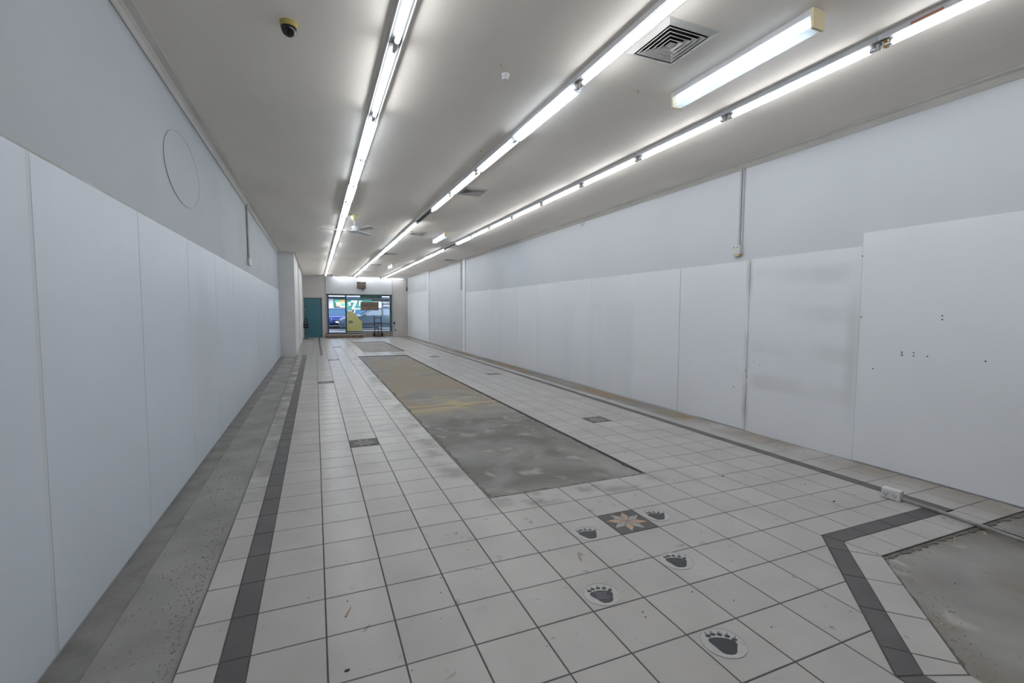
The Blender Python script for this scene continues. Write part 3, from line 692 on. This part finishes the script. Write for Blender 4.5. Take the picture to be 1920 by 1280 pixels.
# boxed diffuser lights between the middle and right rows
def box_light(y, label):
    X = 9.29; t = thing('diffuser_light', label, 'light', (X, y, ZC), 0, 'boxed diffuser lights on the ceiling', local=True)
    L = 4.02; zl = -0.39
    MB().box(-0.165, 0.165, 0, L, -0.13, 0).build('base_tray', 'batten_enamel', t, bevel=0.006)
    pr = [(-0.165,-0.13),(-0.15,zl+0.03),(-0.125,zl),(0.125,zl),(0.15,zl+0.03),(0.165,-0.13),(0.155,-0.13),(0.14,zl+0.035),(0.12,zl+0.01),(-0.12,zl+0.01),(-0.14,zl+0.035),(-0.155,-0.13)]
    MB().prism_y(pr, 0.05, L-0.05).build('diffuser', 'prismatic', t)
    for a, b in ((0,0.05),(L-0.05,L)):
        MB().prism_y([(-0.17,-0.02),(-0.155,zl-0.005),(0.155,zl-0.005),(0.17,-0.02)], a-0.003, b+0.003).build('end_cap', 'cream_plastic', t)
    MB().tube([(0,0.2,-0.21),(0,L-0.2,-0.21)], 0.05, 10).build('lamp_tube', 'lit_tube_wide', t, True)
    return t
b1 = box_light(-0.6, 'boxed prismatic diffuser light with cream end caps nearest the camera')
dup(b1, (9.29, 28.1, ZC), 'boxed diffuser light halfway down the ceiling, second from the camera')
dup(b1, (9.29, 54.6, ZC), 'boxed diffuser light farthest down the ceiling, near the shopfront')

# air outlets
def vent(x0, x1, y0, y1, label):
    cx, cy = (x0+x1)/2, (y0+y1)/2; hx, hy = (x1-x0)/2, (y1-y0)/2
    t = thing('ceiling_vent', label, 'vent', (cx, cy, ZC), 0, 'square air outlets in the ceiling', local=True)
    MB().box(-hx*0.8, hx*0.8, -hy*0.8, hy*0.8, -0.012, -0.004).build('dark_throat', 'void', t)
    def ring(r0, r1, z0, z1):
        mb = MB(); a = [(-r0*hx,-r0*hy),(r0*hx,-r0*hy),(r0*hx,r0*hy),(-r0*hx,r0*hy)]; b = [(-r1*hx,-r1*hy),(r1*hx,-r1*hy),(r1*hx,r1*hy),(-r1*hx,r1*hy)]
        th = 0.012
        mb.add([(p[0],p[1],z0) for p in a]+[(p[0],p[1],z1) for p in b]+[(p[0],p[1],z0-th) for p in a]+[(p[0],p[1],z1-th) for p in b],
               [(i,(i+1)%4,4+(i+1)%4,4+i) for i in range(4)]+[(8+(i+1)%4,8+i,12+i,12+(i+1)%4) for i in range(4)]+[(i,8+i,8+(i+1)%4,(i+1)%4) for i in range(4)]+[(4+(i+1)%4,12+(i+1)%4,12+i,4+i) for i in range(4)])
        return mb
    ring(1.0, 0.80, 0.0, -0.05).build('frame', 'vent_enamel', t)
    for k, r in enumerate((0.72, 0.57, 0.42, 0.27)):
        ring(r, r-0.105, -0.055, -0.012).build('louvre', 'vent_enamel', t)
    MB().add([(-0.13*hx,-0.13*hy,-0.05),(0.13*hx,-0.13*hy,-0.05),(0.13*hx,0.13*hy,-0.05),(-0.13*hx,0.13*hy,-0.05),(0,0,-0.012)], [(0,3,2,1),(0,1,4),(1,2,4),(2,3,4),(3,0,4)]).build('centre_cone', 'vent_enamel', t)
    return t
v1 = vent(6.73, 8.10, 0.75, 2.27, 'large square louvred air outlet nearest the camera, beside the middle tube row')
for (y, lab) in [(15.85, 'square louvred air outlet second from the camera'), (30.0, 'square louvred air outlet third from the camera'), (44.2, 'square louvred air outlet fourth from the camera'), (57.0, 'square louvred air outlet fifth from the camera'), (69.6, 'square louvred air outlet nearest the shopfront')]:
    dup(v1, (7.42, y, ZC), lab)
dup(v1, (14.8, 47.5, ZC), 'square air outlet close to the right wall far down the ceiling')
# thin ceiling slots near the shopfront
tag(MB().box(1.2, 2.9, 79.0, 79.5, ZC-0.04, ZC).build('ceiling_slot', 'void'), 'dark slot in the ceiling at the end of the left tube row', 'vent')

# dome camera, smoke detector, hooks
def cpt(u, v): return pl(u, v, 2, ZC)
p = cpt(541, 43); t = thing('dome_camera', 'black dome security camera with a brass yellow ring on the ceiling', 'camera', (p.x, p.y, ZC), 0, local=True)
MB().lathe([(0.16,-0.10),(0.165,-0.03),(0.175,0.0)], n=28).build('mount_ring', 'brass_ring', t, True)
MB().lathe([(0.01,-0.275),(0.06,-0.265),(0.105,-0.235),(0.135,-0.19),(0.15,-0.14),(0.152,-0.10)], n=28).build('dome', 'black_dome', t, True)
p = cpt(948, 139); t = thing('smoke_detector', 'small round white smoke detector on the ceiling', 'smoke detector', (p.x, p.y, ZC), 0, local=True)
MB().lathe([(0.09,-0.06),(0.10,-0.05),(0.105,0.0)], n=24).build('base', 'white_plastic', t, True)
MB().lathe([(0.065,-0.14),(0.075,-0.125),(0.08,-0.06)], n=24).build('sensor_cap', 'white_plastic', t, True)
for k in range(3):
    a = k*2.094+0.5; MB().box(0.075*math.cos(a)-0.008, 0.075*math.cos(a)+0.008, 0.075*math.sin(a)-0.008, 0.075*math.sin(a)+0.008, -0.16, -0.06).build('cage_rib', 'white_plastic', t)
for (u, v, lab) in [(939,121,'small brass ceiling hook beside the smoke detector'),(1196,170,'small brass ceiling hook beside the near boxed diffuser light'),(901,282,'small brass ceiling hook left of the middle tube row')]:
    p = cpt(u, v); t = thing('ceiling_hook', lab, 'hook', (p.x, p.y, ZC), 0, 'small hooks in the ceiling', local=True)
    MB().lathe([(0.02,-0.012),(0.03,0.0)], n=12).build('hook_base', 'brass_ring', t)
    MB().tube([(0,0,0),(0,0,-0.03)]+[(0.022-0.022*math.cos(a), 0, -0.03-0.028*math.sin(a)) for a in (0.5,1.0,1.6,2.2,2.8,3.4)], 0.006, 6).build('hook_wire', 'rust_clip', t)

# ceiling fan
p = cpt(664, 402); t = thing('ceiling_fan', 'white three-bladed ceiling fan with a yellowed canopy beside the left tube row', 'fan', (p.x, p.y, ZC), 0, local=True)
MB().lathe([(0.06,-0.40),(0.13,-0.36),(0.20,-0.24),(0.25,-0.12),(0.27,-0.02),(0.27,0.0)], n=24).build('canopy', 'yellowed_plastic', t, True)
MB().tube([(0,0,-0.38),(0,0,-0.75)], 0.045, 12).build('rod', 'fan_white', t, True)
MB().lathe([(0.19,-0.98),(0.19,-0.95),(0.185,-0.78),(0.14,-0.72),(0.05,-0.70)], n=24).build('motor_cap', 'fan_white', t, True)
MB().lathe([(0.08,-1.16),(0.22,-1.12),(0.31,-1.06),(0.31,-1.0),(0.18,-0.97)], n=28).build('motor_housing', 'fan_white', t, True)
for a in (math.radians(177), math.radians(57), math.radians(-63)):
    ca, sa = math.cos(a), math.sin(a)
    def R_(x, y, z): return (x*ca-y*sa, x*sa+y*ca, z)
    arm = [R_(0.25,-0.05,-1.04),R_(0.62,-0.07,-1.0),R_(0.62,0.07,-1.0),R_(0.25,0.05,-1.04)]
    MB().add(arm+[(q[0],q[1],q[2]-0.015) for q in arm], [(0,1,2,3),(7,6,5,4),(0,4,5,1),(1,5,6,2),(2,6,7,3),(3,7,4,0)]).build('blade_arm', 'fan_white', t)
    pts = [(0.5,-0.14),(1.2,-0.18),(1.85,-0.19),(1.98,-0.12),(2.0,0.0),(1.98,0.12),(1.85,0.19),(1.2,0.18),(0.5,0.14)]
    topv = [R_(x, y, -0.99-0.30*y) for x, y in pts]; n = len(pts)
    MB().add(topv+[(q[0],q[1],q[2]-0.022) for q in topv], [tuple(range(n)), tuple(range(2*n-1,n-1,-1))]+[(i, n+i, n+(i+1)%n, (i+1)%n) for i in range(n)]).build('blade', 'fan_white', t)

# ------------------------------------------------------------------ wall fittings
p = pl(1387, 468, 0, XR); t = thing('surface_conduit', 'white conduit dropping to a junction box on the right wall', 'conduit', (XR, 7.17, 7.15), 0)
MB().tube([(XR-0.05,7.17,ZC-0.1),(XR-0.05,7.17,7.55)], 0.045, 10).build('pipe', 'conduit_pvc', t, True)
MB().tube([(XR-0.03,7.03,ZC-0.1),(XR-0.03,7.03,7.5)], 0.02, 8).build('side_pipe', 'conduit_pvc', t, True)
MB().box(XR-0.2, XR, 6.98, 7.40, 7.2, 7.55).build('junction_box', 'white_plastic', t, bevel=0.015)
MB().box(XR-0.17, XR-0.02, 7.05, 7.32, 7.13, 7.2).build('cable_entry', 'cream_plastic', t)
MB().disc_x((XR-0.21,7.1,7.48), 0.022, 0.02, 8).disc_x((XR-0.21,7.28,7.48), 0.022, 0.02, 8).build('screw', 'void', t)
t = thing('surface_conduit', 'grey conduit ending in a small switch on the left wall', 'conduit', (XL, 23.0, 7.35), 0)
MB().tube([(XL+0.05,22.9,ZC-0.05),(XL+0.05,23.1,7.7)], 0.06, 8).build('pipe', 'grey_conduit', t, True)
MB().box(XL, XL+0.15, 22.7, 23.5, 7.35, 7.7).build('switch_box', 'conduit_pvc', t, bevel=0.02)
t = thing('surface_conduit', 'thin conduit beside the nearer pilaster strip on the right wall', 'conduit', (XR, 46.9, 7.3), 0)
MB().tube([(XR-0.06,46.9,ZC-0.05),(XR-0.06,46.9,7.3)], 0.06, 8).build('pipe', 'grey_conduit', t, True)
MB().box(XR-0.05, XR, 46.6, 47.5, 7.4, ZC).build('backing_strip', 'conduit_pvc', t)
t = thing('surface_conduit', 'short dark conduit in the far right corner beside the shopfront', 'conduit', (16.0, YB-0.1, 8.6), 0)
MB().tube([(15.95,YB-0.08,ZC),(15.95,YB-0.08,9.2)], 0.05, 8).build('pipe', 'grey_conduit', t, True)
MB().box(15.85, 16.05, YB-0.16, YB, 8.5, 9.2).build('end_box', 'heater_brown', t)
# loose wire hanging at the right cornice
p = pl(1093, 415, 0, XR-0.05)
tag(MB().tube([(p.x,p.y-0.25,10.68),(p.x,p.y-0.15,10.5),(p.x-0.03,p.y,10.3),(p.x,p.y+0.2,10.45),(p.x,p.y+0.35,10.66)], 0.012, 6).build('loose_wire', 'grey_conduit'), 'short loose wire loop hanging from the right cornice', 'wire')
# painted-over oval on the left wall
ov = [(9.29+1.95*math.cos(a*0.0982), 8.83+0.97*math.sin(a*0.0982)) for a in range(64)]
pl_ = MB().prism_x(ov, XL, XL+0.012).build('oval_plate', 'upper_wall_paint', wl_); pl_['label'] = 'painted-over white oval plate'
MB().tube([(XL+0.013, a, b) for a, b in ov+ov[:1]], 0.009, 6, False).build('rim', 'upper_wall_paint', pl_)
# heater above the shopfront
a = pl(669.5, 528, 1, YB-0.4); b = pl(686, 541, 1, YB-0.4)
t = thing('wall_heater', 'brown grilled wall heater above the shopfront', 'heater', ((a.x+b.x)/2, YB, b.z), 0)
MB().box(a.x, b.x, YB-0.5, YB-0.06, b.z, a.z).build('case', 'heater_brown', t, bevel=0.04)
for k in range(1, 9):
    z = b.z+(a.z-b.z)*k/9.5
    MB().box(a.x+0.08, b.x-0.08, YB-0.53, YB-0.49, z-0.016, z+0.016).build('grille_bar', 'cream_plastic' if k in (2, 5) else 'timber', t)
MB().box(a.x+0.45, b.x-0.5, YB-0.54, YB-0.5, a.z-0.16, a.z-0.09).build('badge', 'chrome', t)
MB().tube([(b.x-0.65,YB-0.4,b.z),(b.x-0.62,YB-0.45,b.z-0.15),(b.x-0.4,YB-0.45,b.z-0.3)], 0.06, 8).build('pull_cord', 'cable_black', t)
MB().box(a.x-0.1, b.x+0.1, YB-0.06, YB-0.05, b.z-0.1, a.z+0.1).build('mounting_plate', 'bulkhead_paint', t)
p = pl(596, 516, 1, YB-0.3)
t = thing('wall_camera', 'small black camera on the wall above the teal door', 'camera', (p.x, YB, p.z-0.1), 0)
MB().box(p.x-0.06, p.x+0.06, YB-0.15, YB, p.z-0.06, p.z+0.06).build('bracket', 'black_metal', t)
MB().tube([(p.x,YB-0.1,p.z),(p.x,YB-0.45,p.z-0.06)], 0.1, 10).build('body', 'black_metal', t, True)
# black plug box with its lead at the right of the shopfront
p = pl(739, 605.5, 1, YB-0.1); q = pl(741.5, 619, 1, YB-0.1)
t = thing('wall_plug', 'black plug with a lead to a low socket right of the shopfront', 'plug', (p.x, YB, q.z-0.2), 0)
MB().box(p.x-0.12, p.x+0.14, YB-0.2, YB, p.z-0.2, p.z+0.2).build('plug_box', 'black_metal', t, bevel=0.03)
MB().tube([(p.x,YB-0.1,p.z-0.2),(p.x-0.05,YB-0.12,(p.z+q.z)/2),(q.x-0.1,YB-0.1,q.z)], 0.025, 6).build('lead', 'cable_black', t)
MB().box(q.x-0.12, q.x+0.1, YB-0.06, YB, q.z-0.14, q.z+0.14).build('socket', 'heater_brown', t, bevel=0.02)
# shoulder bag hanging at the door
hk = pl(573, 596, 1, YB); bt = pl(573.5, 608, 1, YB); bb = pl(574, 615, 1, YB)
t = thing('shoulder_bag', 'black shoulder bag hanging against the teal door', 'bag', (bt.x, YB, bb.z), 0)
w = 0.42
MB().prism_y([(bt.x-w,bb.z+0.12),(bt.x-w+0.1,bb.z),(bt.x+w-0.1,bb.z),(bt.x+w,bb.z+0.12),(bt.x+w-0.03,bt.z),(bt.x-w+0.03,bt.z)], YB-0.3, YB+0.02).build('bag_body', 'black_cloth', t, bevel=0.05)
MB().box(bt.x-w+0.02, bt.x+w-0.02, YB-0.33, YB-0.28, bt.z-0.22, bt.z+0.02).build('flap', 'black_metal', t, bevel=0.02)
MB().box(bt.x-0.18, bt.x+0.18, YB-0.35, YB-0.32, bt.z-0.3, bt.z-0.2).build('logo_patch', 'frame_grey', t)
for sx in (-1, 1):
    MB().tube([(bt.x+sx*0.34,YB-0.14,bt.z),(bt.x+sx*0.2,YB-0.12,(bt.z+hk.z)/2+0.15),(bt.x,YB-0.08,hk.z)], 0.06, 6).build('strap', 'black_cloth', t)
MB().tube([(bt.x,YB-0.1,hk.z),(bt.x,YB+0.13,hk.z)], 0.03, 6).build('peg', 'chrome', t)
# alarm box above door corner
p = pl(603.5, 554.5, 1, YB-0.05); tag(MB().box(p.x-0.1, p.x+0.1, YB-0.1, YB, p.z-0.12, p.z+0.12).build('alarm_sensor', 'conduit_pvc', bevel=0.02), 'small grey sensor box above the corner of the teal door', 'sensor')

# floor socket box and conduits at the right
t = thing('floor_socket', 'white double power socket box standing on the floor at the dark border', 'socket', (13.72, -0.02, 0.0), 0, local=True)
t.rotation_euler = (0,0,math.radians(4))
MB().box(-0.09, 0.09, -0.22, 0.20, 0.0, 0.27).build('box', 'white_plastic', t, bevel=0.015)
MB().box(-0.115, -0.09, -0.215, 0.195, 0.02, 0.255).build('face_plate', 'white_plastic', t, bevel=0.008)
for y in (-0.11, 0.09):
    MB().box(-0.128, -0.115, y-0.03, y+0.03, 0.19, 0.225).build('switch', 'fan_white', t)
    for (dy, dz, a) in ((-0.03, 0.13, 1), (0.03, 0.13, -1), (0, 0.075, 0)):
        MB().box(-0.118, -0.114, y+dy-0.007, y+dy+0.007, dz-0.02, dz+0.02).build('socket_slot', 'void', t)
pe = pl(1925, 1017, 2, -0.0)
tag(MB().tube([(13.74,-0.24,0.07),(13.76,-0.9,0.06),(13.72,-1.7,0.055),(13.66,-2.4,0.05),(13.4,-4.5,0.03),(13.0,-9,0.02)], 0.042, 10).build('floor_conduit', 'grey_conduit', None, True), 'grey conduit running along the floor from the white socket box', 'conduit')
tag(MB().tube([(13.85,-1.66,0.03),(13.95,-2.1,0.0),(13.98,-2.6,-0.02),(13.9,-4.5,-0.025),(13.6,-9,-0.025)], 0.022, 8).build('floor_cable', 'cable_black', None, True), 'thin dark cable beside the grey conduit on the near bare patch', 'cable')

# ------------------------------------------------------------------ things at the shopfront
YG = YB+0.16
def board(name, px, m, label, cat, y=YG, d=0.04):
    ps = [pl(u, v, 1, y) for u, v in px]
    return tag(MB().prism_y([(p.x, p.z) for p in ps], y, y+d).build(name, m), label, cat)
yb_ = [(650.6,583.3),(660.2,583.3),(670.6,592.6),(672.6,597.5),(675,599.2),(679,602.5),(679,620.8),(650.6,620.8)]
ps = [pl(u, v, 1, YG) for u, v in yb_]
t = thing('yellow_board', 'yellow board with a cut corner and grey oval standing against the glass', 'board', ((ps[0].x+ps[5].x)/2, YG, ps[-1].z), 0)
MB().prism_y([(p.x,p.z) for p in ps], YG, YG+0.06).build('panel', 'yellow_board', t)
o_ = pl(657.6, 603.6, 1, YG); MB().prism_y([(o_.x+0.44*math.cos(a*0.3142), o_.z+0.30*math.sin(a*0.3142)) for a in range(20)], YG-0.015, YG).build('oval_mark', 'board_grey', t)
for v in (587, 590, 593.5):
    p = pl(652.2, v, 1, YG); MB().box(p.x-0.15, p.x+0.15, YG-0.012, YG, p.z-0.06, p.z+0.06).build('tape', 'poster_white', t)
ps = [pl(u, v, 1, YG-0.05) for u, v in [(676.2,566.2),(709.8,566.2),(709.8,581.6),(676.2,581.6)]]
t = thing('brown_sign', 'brown sign board hung inside the shopfront glass', 'sign', (ps[0].x, YG, ps[2].z), 0)
MB().prism_y([(p.x,p.z) for p in ps], YG-0.05, YG).build('panel', 'brown_board', t)
for (u0,u1,v0,v1,mm) in [(679,687,569,570.2,'board_print'),(679,699,571.6,572.4,'heater_brown'),(679,690,576.4,578.2,'board_print'),(691,694,577,578.4,'car_black'),(695,706.5,575.6,578.6,'board_print')]:
    a, b = pl(u0, v1, 1, YG-0.06), pl(u1, v0, 1, YG-0.06); MB().box(a.x, b.x, YG-0.062, YG-0.05, a.z, b.z).build('print', mm, t)
board('header_board', [(675,552.8),(716,552.8),(716,559.6),(675,559.6)], 'green_board', 'dark green board across the top of the shopfront glass', 'sign')
board('header_strip', [(696.6,560.2),(729,560.2),(729,565),(696.6,565)], 'grey_board', 'grey strip board under the dark green board on the glass', 'sign', YG+0.05)
# hand trolley
a = pl(702.4, 591, 1, YB-0.6); b = pl(715.3, 591, 1, YB-0.6)
t = thing('hand_trolley', 'black steel hand trolley standing by the shopfront sill', 'trolley', ((a.x+b.x)/2, YB-0.6, 0), 0)
zt_ = a.z
for X, zz in ((a.x, zt_), (b.x, zt_-0.1)):
    MB().tube([(X,YB-0.62,0.12),(X,YB-0.30,zt_*0.55),(X,YB-0.12,zz)], 0.07, 8).build('upright', 'black_metal', t, True)
for z, yy in ((0.35,YB-0.56),(1.45,YB-0.43),(2.55,YB-0.25),(3.45,YB-0.18)):
    if z < 3.6: MB().tube([(a.x,yy,z),(b.x,yy,z)], 0.055, 8).build('cross_bar', 'black_metal', t, True)
xm = (a.x+b.x)/2; MB().tube([(xm,YB-0.6,0.2),(xm,YB-0.3,2.6)], 0.05, 8).build('centre_bar', 'black_metal', t, True)
MB().box(a.x, b.x, YB-1.15, YB-0.6, 0.03, 0.09).build('toe_plate', 'black_metal', t)
for X in (a.x-0.16, b.x+0.16):
    MB().disc_x((X-0.08,YB-0.42,0.36), 0.36, 0.16, 20).build('wheel', 'rubber', t, True)
MB().tube([(a.x-0.16,YB-0.42,0.36),(b.x+0.16,YB-0.42,0.36)], 0.04, 8).build('axle', 'black_metal', t)

# ------------------------------------------------------------------ the street
ZG = 0.70
struct(MB().box(-60, 80, YB+0.6, 93.0, -0.8, ZG+0.02).build('street_pavement', 'pavement'), 'pale footpath outside the shop')
struct(MB().box(-60, 80, 93.0, 124.0, -0.8, ZG-0.25).build('street_road', 'asphalt'), 'grey street with parked cars')
struct(MB().box(-60, 80, 124.0, 140.0, -0.8, ZG).build('street_far_pavement', 'pavement'), 'footpath across the street')
YF = 130.0
fac = thing('shop_building', 'pale shop building across the street with posters on its front', 'building', (10, YF, ZG), 0)
MB().box(-50, 70, YF, YF+14, ZG, 26).build('front_wall', 'facade', fac)
def fbox(name, u0, v0, u1, v1, m, d=0.25):
    a, b = pl(u0, v1, 1, YF-d), pl(u1, v0, 1, YF-d); return MB().box(a.x, b.x, YF-d, YF, a.z, b.z).build(name, m, fac)
awn = thing('shop_awning', 'white and navy awning edge across the street', 'awning', (10, YF-0.6, 9), 0)
a = pl(600, 559, 1, YF-1.2); b = pl(750, 553, 1, YF-1.2)
MB().box(-50, 70, YF-1.2, YF-0.05, a.z-0.0, a.z+0.55).build('awning_edge', 'fascia_navy', awn)
MB().box(-50, 70, YF-1.2, YF-0.05, a.z+0.55, a.z+1.3).build('awning_face', 'fascia_white', awn)
MB().box(-50, 70, YF-1.2, YF-0.05, a.z+1.3, a.z+1.6).build('awning_stripe', 'fascia_navy', awn)
MB().box(-50, 70, YF-1.2, YF-0.05, a.z+1.6, a.z+3.2).build('awning_top', 'fascia_white', awn)
# posters
a, b = pl(626.3, 576.2, 1, YF-0.3), pl(648.6, 561.2, 1, YF-0.3)
po = thing('sandwich_poster', 'green poster with pictured sandwich rolls across the street', 'poster', ((a.x+b.x)/2, YF-0.3, a.z), 0)
MB().box(a.x, b.x, YF-0.35, YF-0.05, a.z, b.z).build('sheet', 'poster_dark_green', po)
def blob(u, v, ru, rv, m, d, nm):
    c = pl(u, v, 1, YF-0.35); k = (YF+7.2)/FPX
    MB().prism_y([(c.x+ru*k*math.copysign(abs(math.cos(q*0.3142))**0.6, math.cos(q*0.3142)), c.z+rv*k*math.copysign(abs(math.sin(q*0.3142))**0.6, math.sin(q*0.3142))) for q in range(20)], YF-0.35-d, YF-0.34).build(nm, m, po)
blob(632, 564.5, 4.5, 3, 'lettuce', 0.02, 'picture_lettuce'); blob(634.5, 570, 4, 4, 'cream_bun', 0.03, 'picture_roll'); blob(633.5, 572.5, 2.6, 2, 'ham', 0.04, 'picture_filling')
blob(642.3, 565, 5.8, 3, 'bun', 0.03, 'picture_roll'); blob(642.6, 571.5, 5.6, 4.5, 'cream_bun', 0.04, 'picture_roll'); blob(642.8, 571, 3.5, 2.6, 'lettuce', 0.05, 'picture_filling')
a, b = pl(650, 580.8, 1, YF-0.3), pl(697, 561.3, 1, YF-0.3)
po = thing('price_poster', 'green price poster reading seven dollars across the street', 'poster', ((a.x+b.x)/2, YF-0.3, a.z), 0)
MB().box(a.x, b.x, YF-0.35, YF-0.05, a.z, b.z).build('sheet', 'poster_green', po)
def txt(par, s_, u, v, hpx, m, y, bold=0.02):
    c = pl(u, v, 1, y); cu = bpy.data.curves.new('lettering', 'FONT'); cu.body = s_; k = (y+7.2)*T/FPX
    cu.size = hpx*k/0.69; cu.extrude = 0.02; cu.offset = bold*cu.size
    o = letters(cu, m); o.parent = par
    o.rotation_euler = (math.pi/2, 0, 0); o.location = (c-ORG[par.name])*T; return o
txt(po, '$', 651.6, 574.3, 8, 'poster_white', YF-0.4, 0.015)
txt(po, '7', 658.2, 578.8, 14.2, 'poster_white', YF-0.4, 0.04)
txt(po, 'F', 672.5, 572.8, 8.5, 'poster_white', YF-0.4, 0.03)
a, b = pl(716.3, 577, 1, YF-0.3), pl(730, 562, 1, YF-0.3)
po = thing('shop_sign', 'dark sign with white capitals across the street', 'sign', ((a.x+b.x)/2, YF-0.3, a.z), 0)
MB().box(a.x, b.x, YF-0.35, YF-0.05, a.z, b.z).build('sheet', 'sign_black', po)
txt(po, 'PERMA', 717.3, 568.8, 3.3, 'poster_white', YF-0.4, 0.0)
txt(po, 'APRIL', 718.4, 574.6, 3.3, 'poster_white', YF-0.4, 0.0)
# narrow white shop piers
for u in (622, 712.5):
    fbox('pier', u-2, 560, u+2.5, 600, 'fascia_white', 0.04)

# cars (metres in local space, nose towards -y)
K = 1/T
def car(name, label, paint, at, rz):
    t = thing(name, label, 'car', at, rz, local=True)
    # stations along y: y, half width, z bottom, z sill, z belt, z top centre
    stn = [(0.0,0.62,0.28,0.42,0.60,0.64),(0.12,0.78,0.20,0.45,0.70,0.76),(0.45,0.86,0.18,0.5,0.80,0.86),(0.95,0.88,0.18,0.55,0.88,0.95),(1.45,0.89,0.18,0.55,0.93,0.99),
           (2.3,0.90,0.18,0.55,0.96,0.98),(3.3,0.90,0.18,0.55,0.98,1.0),(3.9,0.88,0.18,0.55,1.0,1.05),(4.35,0.84,0.22,0.55,0.98,1.04),(4.5,0.74,0.30,0.5,0.88,0.92)]
    vs = []; fs = []; n = 8
    for (y,w,z0,z1,z2,z3) in stn:
        vs += [(-w*0.9,y,z0),(-w,y,z1),(-w*0.97,y,z2),(-w*0.6,y,z3),(w*0.6,y,z3),(w*0.97,y,z2),(w,y,z1),(w*0.9,y,z0)]
    for i in range(len(stn)-1):
        for k in range(n): fs.append((i*n+k, i*n+(k+1)%n, (i+1)*n+(k+1)%n, (i+1)*n+k))
    fs.append(tuple(range(n-1,-1,-1))); fs.append(tuple(range(len(vs)-n, len(vs))))
    MB(K).add(vs, fs).build('body', paint, t, True)
    # greenhouse
    a = [(-0.80,1.35,0.93),(0.80,1.35,0.93),(0.82,3.95,1.0),(-0.82,3.95,1.0)]; b = [(-0.60,2.05,1.40),(0.60,2.05,1.40),(0.60,3.25,1.41),(-0.60,3.25,1.41)]
    MB(K).add(a+b, [(0,1,5,4),(1,2,6,5),(2,3,7,6),(3,0,4,7),(0,3,2,1)]).build('glasshouse', 'car_glass', t)
    MB(K).add([(-0.62,2.0,1.39),(0.62,2.0,1.39),(0.62,3.3,1.40),(-0.62,3.3,1.40),(-0.5,2.15,1.46),(0.5,2.15,1.46),(0.5,3.15,1.465),(-0.5,3.15,1.465)], [(0,1,5,4),(1,2,6,5),(2,3,7,6),(3,0,4,7),(4,5,6,7),(0,3,2,1)]).build('roof', paint, t, True)
    for s in (-1, 1):
        MB(K).tube([(s*0.81,1.33,0.93),(s*0.61,2.05,1.42)], 0.04, 6).build('pillar', paint, t)
        MB(K).tube([(s*0.83,2.65,0.96),(s*0.615,2.65,1.42)], 0.04, 6).build('pillar', 'car_black', t)
        MB(K).tube([(s*0.83,3.95,1.0),(s*0.61,3.25,1.42)], 0.06, 6).build('pillar', paint, t)
        MB(K).box(s*0.86-0.1, s*0.86+0.1, 1.5, 1.62, 0.93, 1.06).build('mirror', paint, t, bevel=0.08)
        MB(K).add([(s*0.42,-0.01+0.06,0.60),(s*0.74,0.12,0.58),(s*0.80,0.42,0.74),(s*0.46,0.14,0.73)], [(0,1,2,3) if s > 0 else (3,2,1,0)]).add([(s*0.42,-0.03,0.60),(s*0.76,0.09,0.57),(s*0.82,0.40,0.76),(s*0.46,0.10,0.75)], [(0,1,2,3) if s > 0 else (3,2,1,0)]).build('headlamp', 'head_lamp', t)
        MB(K).box(s*0.905-0.012, s*0.905+0.012, 1.0, 3.6, 0.42, 0.50).build('side_moulding', 'car_black', t)
        for y in (0.85, 3.55):
            w_ = MB(K).disc_x((s*0.82-0.1, y, 0.31), 0.31, 0.2, 24).build('tyre', 'rubber', t, True)
            MB(K).disc_x((s*0.92-0.012, y, 0.31), 0.20, 0.024, 20).build('rim', 'rim', w_, True)
    MB(K).box(-0.45, 0.45, -0.035, 0.08, 0.56, 0.66).build('grille', 'car_black', t)
    MB(K).box(-0.47, 0.47, -0.045, 0.06, 0.655, 0.685).box(-0.1, 0.1, -0.055, 0.0, 0.58, 0.65).build('grille_trim', 'chrome', t)
    MB(K).box(-0.55, 0.55, 0.0, 0.1, 0.27, 0.40).build('air_intake', 'car_black', t)
    MB(K).box(-0.19, 0.19, -0.03, 0.03, 0.43, 0.53).build('number_plate', 'poster_white', t)
    MB(K).box(-0.7, 0.7, 0.02, 0.2, 0.215, 0.25).build('lower_lip', 'chrome', t)
    return t
ZR = ZG-0.25
c = pl(634.5, 600, 1, 110.0); car('blue_car', 'bright blue sedan facing the shop across the street', 'paint_blue', (c.x, 110.0, ZR), 0)
c = pl(635.5, 600, 1, 100.0); car('grey_car', 'dark grey sedan parked side-on outside the shopfront', 'paint_grey', (c.x, 100.5, ZR+0.1), -math.pi/2)
c = pl(687, 600, 1, 111.0); car('white_car', 'white car parked behind the grey sedan, below the brown sign', 'paint_white', (c.x, 111.0, ZR), 0)
